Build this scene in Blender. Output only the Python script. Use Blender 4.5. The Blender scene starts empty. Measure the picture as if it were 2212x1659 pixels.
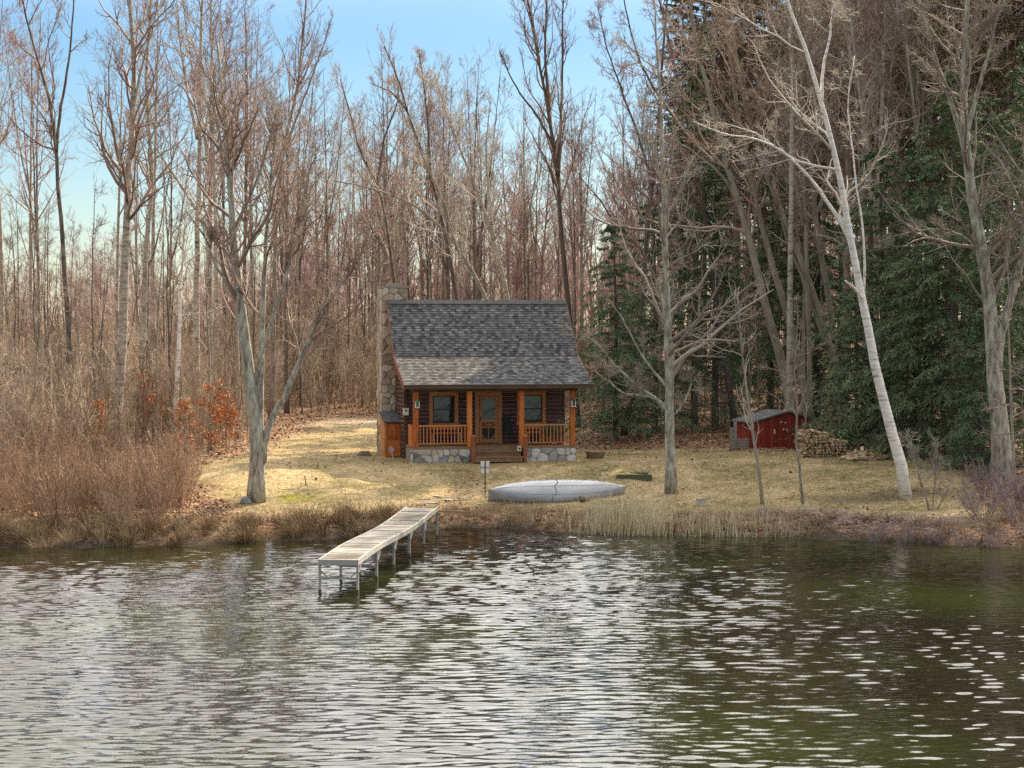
import bpy, math, random
import numpy as np
from mathutils import Vector

C = bpy.context
SC = C.scene
COL = SC.collection
random.seed(7)

# ------------------------------------------------------------------ camera, sky, sun, exposure
F = 4500.0                      # focal length in units of a 2212-wide picture
CAMZ = 6.3
PITCH = math.atan(129.5 / F)
cam_d = bpy.data.cameras.new('camera')
cam_d.sensor_width = 36.0
cam_d.lens = 36.0 * F / 2212.0
cam_d.clip_start = 0.5
cam_d.clip_end = 3000.0
cam = bpy.data.objects.new('camera', cam_d)
COL.objects.link(cam)
cam.location = (0, 0, CAMZ)
cam.rotation_euler = (math.pi / 2 - PITCH, 0, 0)
SC.camera = cam

SUN_EL = math.radians(36.0)
SUN_AZ = math.atan2(0.50, 0.866)          # from +Y (away from the camera) towards +X
world = bpy.data.worlds.new('World')
SC.world = world
world.use_nodes = True
wn, wl = world.node_tree.nodes, world.node_tree.links
wn.clear()
sky = wn.new('ShaderNodeTexSky')
sky.sky_type = 'NISHITA'
sky.sun_disc = False
sky.sun_elevation = SUN_EL
sky.sun_rotation = SUN_AZ
sky.air_density = 1.0
sky.dust_density = 0.35
sky.ozone_density = 3.0
bg = wn.new('ShaderNodeBackground')
bg.inputs['Strength'].default_value = 0.05
# a thin bright veil of high cloud overhead (the lake mirrors it white)
veil = wn.new('ShaderNodeBackground')
wtc = wn.new('ShaderNodeTexCoord')
wsp = wn.new('ShaderNodeSeparateXYZ'); wl.new(wtc.outputs['Generated'], wsp.inputs[0])
wno = wn.new('ShaderNodeTexNoise'); wno.inputs['Scale'].default_value = 2.2; wno.inputs['Detail'].default_value = 6
wl.new(wtc.outputs['Generated'], wno.inputs['Vector'])
vr = wn.new('ShaderNodeValToRGB')
vr.color_ramp.elements[0].position = .3; vr.color_ramp.elements[0].color = (.92, .90, .88, 1)
vr.color_ramp.elements[1].position = .7; vr.color_ramp.elements[1].color = (1.0, .95, .87, 1)
wl.new(wno.outputs['Fac'], vr.inputs[0]); wl.new(vr.outputs[0], veil.inputs['Color'])
# the veil glows towards the sun
sdn = Vector((math.sin(SUN_AZ) * math.cos(SUN_EL), math.cos(SUN_AZ) * math.cos(SUN_EL), math.sin(SUN_EL)))
wdt = wn.new('ShaderNodeVectorMath'); wdt.operation = 'DOT_PRODUCT'
wl.new(wtc.outputs['Generated'], wdt.inputs[0]); wdt.inputs[1].default_value = sdn
wcl = wn.new('ShaderNodeMath'); wcl.operation = 'MAXIMUM'; wcl.inputs[1].default_value = 0; wl.new(wdt.outputs['Value'], wcl.inputs[0])
wpw = wn.new('ShaderNodeMath'); wpw.operation = 'POWER'; wpw.inputs[1].default_value = 3; wl.new(wcl.outputs[0], wpw.inputs[0])
wst = wn.new('ShaderNodeMath'); wst.operation = 'MULTIPLY_ADD'; wst.inputs[1].default_value = 2.6; wst.inputs[2].default_value = .45
wl.new(wpw.outputs[0], wst.inputs[0]); wl.new(wst.outputs[0], veil.inputs['Strength'])
wad = wn.new('ShaderNodeMath'); wad.operation = 'MULTIPLY_ADD'; wad.inputs[1].default_value = .10
wl.new(wno.outputs['Fac'], wad.inputs[0]); wl.new(wsp.outputs['Z'], wad.inputs[2])
wmr = wn.new('ShaderNodeMapRange'); wmr.interpolation_type = 'SMOOTHSTEP'
wmr.inputs['From Min'].default_value = .17; wmr.inputs['From Max'].default_value = .36
wmr.inputs['To Min'].default_value = 0.0; wmr.inputs['To Max'].default_value = .92
wl.new(wad.outputs[0], wmr.inputs['Value'])
wmx = wn.new('ShaderNodeMixShader')
wo = wn.new('ShaderNodeOutputWorld')
whs = wn.new('ShaderNodeHueSaturation'); whs.inputs['Saturation'].default_value = 1.25
wmu = wn.new('ShaderNodeMix'); wmu.data_type = 'RGBA'; wmu.blend_type = 'MULTIPLY'; wmu.inputs[0].default_value = 1.0
wmu.inputs[7].default_value = (.96, 1.0, 1.05, 1); wl.new(sky.outputs[0], wmu.inputs[6])
wl.new(wmu.outputs[2], whs.inputs['Color']); wl.new(whs.outputs[0], bg.inputs['Color'])
wl.new(wmr.outputs[0], wmx.inputs[0]); wl.new(bg.outputs[0], wmx.inputs[1]); wl.new(veil.outputs[0], wmx.inputs[2])
wl.new(wmx.outputs[0], wo.inputs['Surface'])

sun_d = bpy.data.lights.new('sun', 'SUN')
sun_d.energy = 5.0
sun_d.angle = math.radians(0.5)
sun_d.color = (1.0, 0.81, 0.54)
sun = bpy.data.objects.new('sun', sun_d)
COL.objects.link(sun)
sdir = Vector((math.sin(SUN_AZ) * math.cos(SUN_EL), math.cos(SUN_AZ) * math.cos(SUN_EL), math.sin(SUN_EL)))
sun.rotation_euler = (-sdir).to_track_quat('-Z', 'Y').to_euler()
sun.location = (30, 60, 60)

SC.view_settings.view_transform = 'Standard'
SC.view_settings.look = 'None'
SC.view_settings.gamma = 1.0
SC.view_settings.exposure = 1.18
SC.view_settings.use_curve_mapping = False
SC.cycles.use_denoising = False
SC.cycles.max_bounces = 6
SC.cycles.diffuse_bounces = 3
SC.cycles.glossy_bounces = 3
SC.cycles.transparent_max_bounces = 6

# ------------------------------------------------------------------ places
def ray(px, py):
    cx, cz = (px - 1106.0) / F, (829.5 - py) / F
    c, s = math.cos(PITCH), math.sin(PITCH)
    return np.array([cx, c + cz * s, -s + cz * c])

def at(px, py, Y):
    d = ray(px, py)
    return np.array([0, 0, CAMZ]) + d * (Y / d[1])

_sx = np.array([-60, -15.5, -9.5, -6.2, -4.5, -2.4, -0.1, 2.2, 6.5, 10.8, 13.8, 17, 60], float)
_sy = np.array([56, 58.4, 58.9, 60.6, 62.0, 63.7, 64.2, 62.3, 61.6, 60.4, 58.6, 58.6, 56], float)
_hd = np.array([-60, -12, -4, -1, 0, 1, 2.5, 5.5, 8, 10.5, 14, 20, 32, 60, 100, 200, 600], float)
_hz = np.array([-3.5, -2.4, -1.2, -.45, 0, .26, .42, .66, 1.0, 1.36, 1.5, 1.62, 1.85, 2.7, 3.5, 3.8, 3.8], float)

def ground(x, y, rough=True):
    x = np.asarray(x, float); y = np.asarray(y, float)
    d = y - np.interp(x, _sx, _sy)
    # shoreline wobble
    d = d + .22 * np.sin(x * 2.1 + 1.0) + .13 * np.sin(x * 4.7 + 2.0)
    z = np.interp(d, _hd, _hz)
    z = z + np.clip(d - 14, 0, 60) * .010 * np.clip((x - 3) / 10, 0, 1)     # woods rise a little on the right
    pad = np.exp(-(((x + .8) / 5.5) ** 4 + ((y - 77.5) / 5.5) ** 4))
    z = z * (1 - pad) + 1.37 * pad
    if rough:
        w = np.clip(d, 0, 1) * (1 - pad)
        z = z + w * (.022 * np.sin(x * .9 + .4 * y) + .03 * np.sin(x * .43 - y * .71 + 1.3) + .012 * np.sin(2.1 * x + 1.7 * y))
    return z

def g(x, y):
    return float(ground(x, y))

def hit(px, py):
    d = ray(px, py)
    for Y in np.arange(58, 160, .1):
        p = np.array([0, 0, CAMZ]) + d * (Y / d[1])
        if p[2] <= g(p[0], p[1]):
            return p
    return p

# ------------------------------------------------------------------ mesh building
class Geo:
    def __init__(self):
        self.v = []; self.f = []; self.t = []; self.n = 0
    def add(self, V, Fa, tone=.5):
        V = np.asarray(V, float).reshape(-1, 3); Fa = np.asarray(Fa, int)
        if len(V) == 0 or len(Fa) == 0: return self
        self.v.append(V); self.f.append(Fa + self.n); self.n += len(V)
        self.t.append(np.broadcast_to(np.asarray(tone, float), (len(Fa),)))
        return self
    def box(self, x0, x1, y0, y1, z0, z1, tone=.5):
        V = [(x0, y0, z0), (x1, y0, z0), (x1, y1, z0), (x0, y1, z0), (x0, y0, z1), (x1, y0, z1), (x1, y1, z1), (x0, y1, z1)]
        return self.add(V, [(0, 3, 2, 1), (4, 5, 6, 7), (0, 1, 5, 4), (1, 2, 6, 5), (2, 3, 7, 6), (3, 0, 4, 7)], tone)
    def bar(self, a, b, w, h=None, tone=.5):
        """box section w x h from a to b"""
        a = np.array(a, float); b = np.array(b, float); h = h or w
        t = b - a; t = t / np.linalg.norm(t)
        up = np.array([0, 0, 1.0]) if abs(t[2]) < .95 else np.array([0, 1.0, 0])
        s = np.cross(t, up); s /= np.linalg.norm(s); u = np.cross(s, t)
        V = []
        for p in (a, b):
            for i, j in ((-1, -1), (1, -1), (1, 1), (-1, 1)):
                V.append(p + s * i * w / 2 + u * j * h / 2)
        return self.add(V, [(0, 1, 2, 3), (7, 6, 5, 4), (0, 4, 5, 1), (1, 5, 6, 2), (2, 6, 7, 3), (3, 7, 4, 0)], tone)
    def tubes(self, P, R, n=5, tone=None, cap=False):
        V, Fa = tubes(P, R, n)
        N = len(P); K = P.shape[1]
        tn = .5 if tone is None else np.repeat(np.broadcast_to(tone, (N,)), (K - 1) * n)
        self.add(V, Fa, tn)
        if cap:
            base = self.n - len(V)
            for i in range(N):
                for k in (0, K - 1):
                    idx = [base + (i * K + k) * n + j for j in range(n)]
                    if k == 0: idx = idx[::-1]
                    self.f.append(np.array([idx])); self.t.append(np.array([.5]))
        return self
    def tube(self, pts, r, n=8, cap=True, tone=.5):
        P = np.array(pts, float)[None]; R = np.broadcast_to(np.asarray(r, float), (1, P.shape[1]))
        return self.tubes(P, R, n, tone, cap)
    def prism(self, poly, axis, a, b, tone=.5):
        """closed polygon (2-D) pushed along axis 0/1/2 from a to b"""
        n = len(poly); V = []
        for c in (a, b):
            for (p, q) in poly:
                V.append((c, p, q) if axis == 0 else (p, c, q) if axis == 1 else (p, q, c))
        base = self.n
        self.add(V, [(i, (i + 1) % n, (i + 1) % n + n, i + n) for i in range(n)], tone)
        self.f.append(np.array([[base + i for i in range(n)][::-1]])); self.t.append(np.array([tone]))
        self.f.append(np.array([[base + n + i for i in range(n)]])); self.t.append(np.array([tone]))
        return self
    def mesh(self, name, mat=None, smooth=False, fix=False):
        me = bpy.data.meshes.new(name)
        V = np.concatenate(self.v)
        loops = np.concatenate([f.ravel() for f in self.f])
        sizes = np.concatenate([np.full(len(f), f.shape[1]) for f in self.f])
        starts = np.concatenate([[0], np.cumsum(sizes)[:-1]])
        me.vertices.add(len(V)); me.vertices.foreach_set('co', V.astype(np.float32).ravel())
        me.loops.add(len(loops)); me.loops.foreach_set('vertex_index', loops.astype(np.int32))
        me.polygons.add(len(sizes)); me.polygons.foreach_set('loop_start', starts.astype(np.int32))
        me.polygons.foreach_set('use_smooth', np.full(len(sizes), smooth))
        me.update(calc_edges=True)
        a = me.attributes.new('tone', 'FLOAT', 'FACE')
        a.data.foreach_set('value', np.concatenate(self.t).astype(np.float32))
        if fix:
            import bmesh
            bm = bmesh.new(); bm.from_mesh(me); bmesh.ops.recalc_face_normals(bm, faces=bm.faces); bm.to_mesh(me); bm.free()
        if mat: me.materials.append(mat)
        return me

def tubes(P, R, n):
    P = np.asarray(P, float); R = np.asarray(R, float)
    N, K, _ = P.shape
    T = np.gradient(P, axis=1)
    T /= np.linalg.norm(T, axis=2, keepdims=True) + 1e-9
    m = P[:, -1] - P[:, 0]
    ref = np.where((np.abs(m[:, 2]) > .8 * np.linalg.norm(m, axis=1))[:, None], [[1.0, 0.13, 0]], [[0.05, 0.1, 1.0]])[:, None, :]
    U = ref - (ref * T).sum(2, keepdims=True) * T
    U /= np.linalg.norm(U, axis=2, keepdims=True) + 1e-9
    W = np.cross(T, U)
    a = np.arange(n) * 2 * np.pi / n
    V = P[:, :, None, :] + R[:, :, None, None] * (np.cos(a)[None, None, :, None] * U[:, :, None, :] + np.sin(a)[None, None, :, None] * W[:, :, None, :])
    i = np.arange(N)[:, None, None] * K * n; k = np.arange(K - 1)[None, :, None] * n; j = np.arange(n)[None, None, :]
    j2 = (j + 1) % n
    Fa = np.stack([i + k + j, i + k + j2, i + k + n + j2, i + k + n + j], -1).reshape(-1, 4)
    return V.reshape(-1, 3), Fa

def obj(name, me, parent=None, loc=None, rz=0.0):
    o = bpy.data.objects.new(name, me); COL.objects.link(o)
    if loc is not None: o.location = [float(c) for c in loc]
    if rz: o.rotation_euler = (0, 0, rz)
    if parent: o.parent = parent
    return o

def part(name, geo, mat, parent=None, smooth=False, fix=False):
    return obj(name, geo.mesh(name, mat, smooth, fix), parent)

def tag(o, label=None, cat=None, group=None, kind=None):
    if label: o['label'] = label
    if cat: o['category'] = cat
    if group: o['group'] = group
    if kind: o['kind'] = kind
    return o

def thing(name, label, cat, loc=(0, 0, 0), rz=0.0, group=None):
    o = bpy.data.objects.new(name, None); COL.objects.link(o)
    o.location = [float(c) for c in loc]; o.rotation_euler = (0, 0, rz)
    o.empty_display_size = .2
    return tag(o, label, cat, group)

# ------------------------------------------------------------------ materials
def mat(name, cols, scale=4.0, stretch=(1, 1, 1), rough=.8, bump=0.0, detail=6.0, tone=0.0, spread=.28, spec=.3, bscale=None, rnd=0.0, metal=0.0, coat=0.0):
    """noise between the given colours; tone>0 lets the per-face 'tone' attribute shift along the ramp, rnd the object's own random number"""
    m = bpy.data.materials.new(name); m.use_nodes = True
    nt = m.node_tree; N, L = nt.nodes, nt.links
    b = N['Principled BSDF']
    tc = N.new('ShaderNodeTexCoord'); mp = N.new('ShaderNodeMapping')
    mp.inputs['Scale'].default_value = stretch
    L.new(tc.outputs['Object'], mp.inputs['Vector'])
    no = N.new('ShaderNodeTexNoise'); no.inputs['Scale'].default_value = scale; no.inputs['Detail'].default_value = detail
    no.inputs['Roughness'].default_value = .65
    L.new(mp.outputs[0], no.inputs['Vector'])
    fac = no.outputs['Fac']
    def addm(src, node_out, k):
        a = N.new('ShaderNodeMath'); a.operation = 'MULTIPLY_ADD'
        L.new(node_out, a.inputs[0]); a.inputs[1].default_value = k
        s = N.new('ShaderNodeMath'); s.operation = 'ADD'; L.new(src, s.inputs[0]); s.inputs[1].default_value = -k / 2
        L.new(s.outputs[0], a.inputs[2]); return a.outputs[0]
    if tone:
        at_ = N.new('ShaderNodeAttribute'); at_.attribute_name = 'tone'
        fac = addm(fac, at_.outputs['Fac'], tone)
    if rnd:
        oi = N.new('ShaderNodeObjectInfo'); fac = addm(fac, oi.outputs['Random'], rnd)
    r = N.new('ShaderNodeValToRGB'); el = r.color_ramp.elements
    k = len(cols)
    for i, c in enumerate(cols):
        p = .5 + (i / (k - 1) - .5) * 2 * spread if k > 1 else .5
        if i < 2: el[i].position = p; el[i].color = (*c, 1)
        else:
            e = el.new(p); e.color = (*c, 1)
    L.new(fac, r.inputs['Fac']); L.new(r.outputs['Color'], b.inputs['Base Color'])
    b.inputs['Roughness'].default_value = rough
    b.inputs['Specular IOR Level'].default_value = spec
    b.inputs['Metallic'].default_value = metal
    if coat: b.inputs['Coat Weight'].default_value = coat
    if bump:
        bn = N.new('ShaderNodeBump'); bn.inputs['Strength'].default_value = bump; bn.inputs['Distance'].default_value = .03
        n2 = N.new('ShaderNodeTexNoise'); n2.inputs['Scale'].default_value = bscale or scale * 3; n2.inputs['Detail'].default_value = 4
        L.new(mp.outputs[0], n2.inputs['Vector']); L.new(n2.outputs['Fac'], bn.inputs['Height']); L.new(bn.outputs[0], b.inputs['Normal'])
    return m

M = {}
M['bark_dark'] = mat('bark_dark', [(.055, .043, .036), (.13, .105, .09), (.22, .185, .16)], 6, (2, 2, .5), .9, .5, rnd=.25)
M['bark_grey'] = mat('bark_grey', [(.09, .075, .062), (.24, .205, .175), (.38, .34, .30)], 4, (2, 2, .5), .9, .6, rnd=.25, spread=.2)
M['bark_lichen'] = mat('bark_lichen', [(.12, .105, .09), (.26, .24, .205), (.39, .385, .325), (.50, .51, .44)], 3.0, (2.6, 2.6, .8), .92, .9, spread=.17)
M['bark_aspen'] = mat('bark_aspen', [(.06, .05, .045), (.30, .265, .225), (.42, .38, .325), (.5, .46, .4)], 3.0, (1.2, 1.2, 3.6), .85, .3, spread=.19)
M['bark_birch'] = mat('bark_birch', [(.09, .075, .065), (.66, .62, .58), (.80, .77, .74), (.84, .82, .80)], 2.4, (1.0, 1.0, 5.0), .75, .25, spread=.21)
M['bark_beech'] = mat('bark_beech', [(.15, .13, .105), (.27, .24, .195), (.36, .325, .27)], 2.5, (1.5, 1.5, .5), .85, .3, spread=.2)
M['twig_brown'] = mat('twig_brown', [(.14, .095, .08), (.30, .22, .18), (.45, .36, .31)], .8, rough=.85, tone=.5, rnd=.3)
M['twig_grey'] = mat('twig_grey', [(.17, .14, .12), (.30, .26, .22), (.42, .37, .32)], .8, rough=.85, tone=.4, rnd=.3)
M['twig_purple'] = mat('twig_purple', [(.16, .10, .10), (.31, .215, .21), (.46, .34, .33)], .8, rough=.85, tone=.5, rnd=.3)
M['twig_pale'] = mat('twig_pale', [(.30, .26, .22), (.44, .40, .35), (.56, .52, .47)], .8, rough=.85, tone=.4)
M['brush_tan'] = mat('brush_tan', [(.15, .11, .08), (.34, .265, .195), (.52, .43, .335)], .3, rough=.9, tone=.7)
M['brush_red'] = mat('brush_red', [(.20, .125, .085), (.38, .26, .18), (.54, .41, .30)], .5, rough=.9, tone=.6, rnd=.3)
M['brush_mauve'] = mat('brush_mauve', [(.15, .105, .115), (.25, .19, .19), (.36, .29, .28)], .5, rough=.9, tone=.6, rnd=.3)
M['dry_grass'] = mat('dry_grass', [(.14, .09, .05), (.30, .22, .13), (.46, .37, .24)], .6, rough=.9, tone=.8)
M['reed'] = mat('reed', [(.40, .33, .20), (.60, .52, .34), (.74, .67, .48)], .6, rough=.85, tone=.8)
M['leaf_litter'] = mat('leaf_litter', [(.10, .055, .035), (.23, .125, .075), (.36, .21, .13), (.46, .33, .23)], .4, rough=.85, tone=1.0, spread=.45)
M['beech_leaf'] = mat('beech_leaf', [(.28, .09, .03), (.46, .17, .06), (.56, .27, .12)], .8, rough=.8, tone=.9, spread=.4)
M['hemlock'] = mat('hemlock', [(.035, .075, .045), (.095, .170, .092), (.155, .215, .11), (.22, .22, .125)], .5, rough=.8, tone=.6, rnd=.3, spread=.40)
M['pine_brown'] = mat('pine_brown', [(.075, .058, .04), (.14, .11, .07), (.21, .165, .105), (.29, .22, .15)], .5, rough=.85, tone=.6, spread=.38)

# ------------------------------------------------------------------ setting: ground
def graded(lo, hi, flo, fhi, step, grow=1.16):
    c = list(np.arange(flo, fhi + step / 2, step))
    s = step; x = c[-1]
    while x < hi:
        s *= grow; x += s; c.append(min(x, hi))
    s = step; x = c[0]; l = []
    while x > lo:
        s *= grow; x -= s; l.append(max(x, lo))
    return np.array(l[::-1] + c)

def grid(xs, ys, zf):
    X, Y = np.meshgrid(xs, ys)
    Z = zf(X, Y)
    V = np.stack([X, Y, Z], -1).reshape(-1, 3)
    nx = len(xs); ny = len(ys)
    i = np.arange(ny - 1)[:, None] * nx + np.arange(nx - 1)[None, :]
    Fa = np.stack([i, i + 1, i + nx + 1, i + nx], -1).reshape(-1, 4)
    return V, Fa

gx = graded(-900, 900, -22, 22, .2); gy = graded(-200, 1500, 57, 96, .2)
V, Fa = grid(gx, gy, ground)
G = Geo().add(V, Fa)
gme = G.mesh('ground', None, True)

def zones(x, y):
    """lawn, dirt drive, mud, moss weights"""
    d = y - np.interp(x, _sx, _sy)
    wob = .5 * np.sin(x * 1.1 + y * .3) + .35 * np.sin(x * 2.7 - y * 1.3) + .2 * np.sin(5.1 * x + 3.7 * y)
    sm = lambda e0, e1, v: np.clip((v - e0) / (e1 - e0), 0, 1)
    left = np.where(y < 70.5, -11.2 + (70.5 - y) * .4, np.where(y < 78, -11.2 + (y - 70.5) * .28, -9.1 + (y - 78) * .02))
    lawn = sm(-.4, .5, x - left + wob * .5) * sm(2.2, 3.4, d + wob * .6)
    # right end of the lawn: the woods' edge
    back = np.where(x < -3, 96.0, np.where(x < 3.2, 80.5, 80.2 - (x - 3.2) * .30))
    lawn = lawn * sm(-.4, .4, back - y + wob * .35) * sm(-.4, .6, 15.2 - x + wob * .6)
    drive = np.exp(-((y - (93.6 + .12 * (x + 7))) / 1.3) ** 2) * sm(-.5, .5, x - left + .5) * sm(-1, 1, 2 - x)
    bare = np.exp(-((np.hypot((x - 12.0) / 2.6, (y - 66.4) / .8)) ** 4))
    chips = np.exp(-(np.hypot((x - 12.2 + wob * .4) / 4.6, (y - 78.2 - .2 * (x - 12)) / 1.5) ** 4))
    lawn = lawn * (1 - .75 * chips * sm(-.5, .3, wob))
    path = np.exp(-((x + 1.6 - (y - 70) * .12 + wob * .2) / .45) ** 2) * sm(64, 65.5, y) * sm(73.2, 72, y)
    lawn = lawn * (1 - .45 * path)
    mud = np.maximum(sm(1.1, .1, d + wob * .25), bare * .7)
    moss = np.exp(-(np.hypot((x + 7.6) / 1.6, (y - 66.2) / .75) ** 4)) * sm(-.2, .3, wob + .3)
    return lawn, drive, mud, moss

zn = np.stack(zones(V[:, 0], V[:, 1]), -1)
ca = gme.color_attributes.new('zone', 'FLOAT_COLOR', 'POINT')
ca.data.foreach_set('color', zn.astype(np.float32).ravel())

def ground_material():
    m = bpy.data.materials.new('ground'); m.use_nodes = True
    nt = m.node_tree; N, L = nt.nodes, nt.links; b = N['Principled BSDF']
    tc = N.new('ShaderNodeTexCoord')
    def noise(s, st=(1, 1, 1), det=6):
        mp = N.new('ShaderNodeMapping'); mp.inputs['Scale'].default_value = st; L.new(tc.outputs['Object'], mp.inputs[0])
        n = N.new('ShaderNodeTexNoise'); n.inputs['Scale'].default_value = s; n.inputs['Detail'].default_value = det; n.inputs['Roughness'].default_value = .7
        L.new(mp.outputs[0], n.inputs['Vector']); return n.outputs['Fac']
    def ramp(f, stops):
        r = N.new('ShaderNodeValToRGB'); e = r.color_ramp.elements
        for i, (p, c) in enumerate(stops):
            if i < 2: e[i].position = p; e[i].color = (*c, 1)
            else: q = e.new(p); q.color = (*c, 1)
        L.new(f, r.inputs[0]); return r.outputs[0]
    def mix(f, a, c):
        x = N.new('ShaderNodeMix'); x.data_type = 'RGBA'; L.new(f, x.inputs[0]); L.new(a, x.inputs[6]); L.new(c, x.inputs[7]); return x.outputs[2]
    n1 = noise(.55); n2 = noise(6.0, det=8); n3 = noise(26, det=3)
    ad = N.new('ShaderNodeMath'); ad.operation = 'ADD'; L.new(n1, ad.inputs[0]); L.new(n2, ad.inputs[1])
    hf = N.new('ShaderNodeMath'); hf.operation = 'MULTIPLY'; L.new(ad.outputs[0], hf.inputs[0]); hf.inputs[1].default_value = .5
    lawn = ramp(hf.outputs[0], [(.37, (.10, .095, .045)), (.45, (.22, .185, .09)), (.52, (.35, .27, .15)), (.62, (.50, .38, .24))])
    vo = N.new('ShaderNodeTexVoronoi'); vo.inputs['Scale'].default_value = 9; L.new(tc.outputs['Object'], vo.inputs['Vector'])
    sp = N.new('ShaderNodeSeparateColor'); L.new(vo.outputs['Color'], sp.inputs[0])
    litter = ramp(sp.outputs[0], [(0, (.055, .032, .02)), (.4, (.15, .085, .052)), (.75, (.27, .16, .10)), (1, (.38, .26, .17))])
    drive = ramp(n2, [(.35, (.36, .27, .2)), (.65, (.52, .42, .34))])
    mud = ramp(n2, [(.35, (.028, .022, .018)), (.65, (.08, .06, .045))])
    moss = ramp(n2, [(.4, (.13, .12, .02)), (.65, (.30, .27, .03))])
    za = N.new('ShaderNodeAttribute'); za.attribute_name = 'zone'
    zs = N.new('ShaderNodeSeparateColor'); L.new(za.outputs['Color'], zs.inputs[0])
    c = mix(zs.outputs[0], litter, lawn)
    c = mix(zs.outputs[1], c, drive)
    c = mix(zs.outputs[2], c, mud)
    c = mix(za.outputs['Alpha'], c, moss)
    L.new(c, b.inputs['Base Color'])
    b.inputs['Roughness'].default_value = .95; b.inputs['Specular IOR Level'].default_value = .1
    bp = N.new('ShaderNodeBump'); bp.inputs['Strength'].default_value = .7; bp.inputs['Distance'].default_value = .05
    a2 = N.new('ShaderNodeMath'); a2.operation = 'ADD'; L.new(n2, a2.inputs[0]); L.new(n3, a2.inputs[1]); L.new(a2.outputs[0], bp.inputs['Height'])
    L.new(bp.outputs[0], b.inputs['Normal'])
    return m
gme.materials.append(ground_material())
tag(obj('ground', gme), kind='structure')

# ------------------------------------------------------------------ setting: lake
rngw = np.random.default_rng(5)
NW = 70
lam = np.exp(rngw.uniform(math.log(.16), math.log(.48), NW)); kk = 2 * np.pi / lam
th = rngw.normal(0.05, .36, NW)
amp = lam * .0056 * rngw.uniform(.6, 1.3, NW)
ph = rngw.uniform(0, 6.28, NW)
def waves(X, Y):
    Z = np.zeros_like(X)
    for i in range(NW):
        Z += amp[i] * np.sin(kk[i] * (np.sin(th[i]) * X + np.cos(th[i]) * Y) + ph[i])
    calm = .72 + .28 * np.sin(X * .21 + .6 * np.sin(Y * .17) + 1.2) * np.sin(Y * .13 + .4 * np.sin(X * .2))
    return Z * calm * np.clip((64.5 - Y) / 14, .45, 1)
wx = graded(-900, 900, -17, 17, .085, 1.25); wy = graded(-300, 66, 27.5, 65, .042, 1.25)
V, Fa = grid(wx, wy, waves)
wme = Geo().add(V, Fa).mesh('lake_water', None, True)
def water_material():
    m = bpy.data.materials.new('lake_water'); m.use_nodes = True
    N, L = m.node_tree.nodes, m.node_tree.links; b = N['Principled BSDF']
    tc = N.new('ShaderNodeTexCoord')
    n0 = N.new('ShaderNodeTexNoise'); n0.inputs['Scale'].default_value = .09; L.new(tc.outputs['Object'], n0.inputs['Vector'])
    r = N.new('ShaderNodeValToRGB'); r.color_ramp.elements[0].position = .4; r.color_ramp.elements[0].color = (.010, .0085, .005, 1)
    r.color_ramp.elements[1].position = .62; r.color_ramp.elements[1].color = (.018, .022, .006, 1)
    L.new(n0.outputs['Fac'], r.inputs[0]); L.new(r.outputs[0], b.inputs['Base Color'])
    b.inputs['Roughness'].default_value = .02; b.inputs['IOR'].default_value = 1.333
    mp = N.new('ShaderNodeMapping'); mp.inputs['Scale'].default_value = (.45, 1, 1); L.new(tc.outputs['Object'], mp.inputs[0])
    n1 = N.new('ShaderNodeTexNoise'); n1.inputs['Scale'].default_value = 7; n1.inputs['Detail'].default_value = 3; L.new(mp.outputs[0], n1.inputs['Vector'])
    bp = N.new('ShaderNodeBump'); bp.inputs['Strength'].default_value = .12; bp.inputs['Distance'].default_value = .02
    L.new(n1.outputs['Fac'], bp.inputs['Height']); L.new(bp.outputs[0], b.inputs['Normal'])
    return m
wme.materials.append(water_material())
tag(obj('lake_water', wme), kind='structure')

# ------------------------------------------------------------------ cabin
YAW = .20
p0 = at(898, 1003, 74.0)
CZ = 1.37
cabin = thing('log_cabin', 'small dark log cabin with grey shingle roof, orange porch posts and stone chimney', 'cabin', (p0[0], p0[1], CZ), YAW)

M['orange_wood'] = mat('orange_wood', [(.26, .075, .02), (.50, .145, .03), (.60, .215, .055)], 3, (4, 4, .6), .6, .2, tone=.3, rnd=.3, spread=.2)
M['trim_wood'] = mat('trim_wood', [(.34, .13, .05), (.48, .21, .085), (.58, .28, .12)], 3, (4, 4, .6), .6, .15, rnd=.25)
M['red_wood'] = mat('red_wood', [(.16, .05, .025), (.26, .085, .04), (.34, .13, .06)], 3, (1, 3, 3), .6, .15)
M['step_wood'] = mat('step_wood', [(.13, .075, .04), (.23, .14, .08), (.31, .20, .12)], 3, (.6, 4, 4), .75, .2, rnd=.2)
M['log_wood'] = mat('log_wood', [(.045, .017, .021), (.085, .034, .04), (.13, .058, .062)], 3, (.5, 4, 4), .6, .3, rnd=.25)
M['log_side'] = mat('log_side', [(.05, .024, .018), (.10, .05, .036), (.15, .085, .06)], 3, (4, .5, 4), .7, .3, rnd=.25)
M['chink'] = mat('chink', [(.26, .21, .17), (.40, .34, .28)], 6, rough=.9)
M['dark_wood'] = mat('dark_wood', [(.05, .03, .02), (.09, .055, .04), (.13, .085, .06)], 3, (.5, 4, 4), .7, .2)
M['shingle'] = mat('shingle', [(.035, .036, .04), (.075, .076, .082), (.125, .126, .132), (.19, .19, .195)], 5, rough=.9, bump=.4, bscale=60, tone=.75, spread=.42)
M['mortar'] = mat('mortar', [(.22, .195, .17), (.34, .305, .27)], 9, rough=.95, bump=.3)
M['stone_tan'] = mat('stone_tan', [(.20, .155, .125), (.34, .28, .225), (.46, .39, .32), (.55, .49, .43)], 3, rough=.9, bump=.5, bscale=18, tone=.7, spread=.38)
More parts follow.
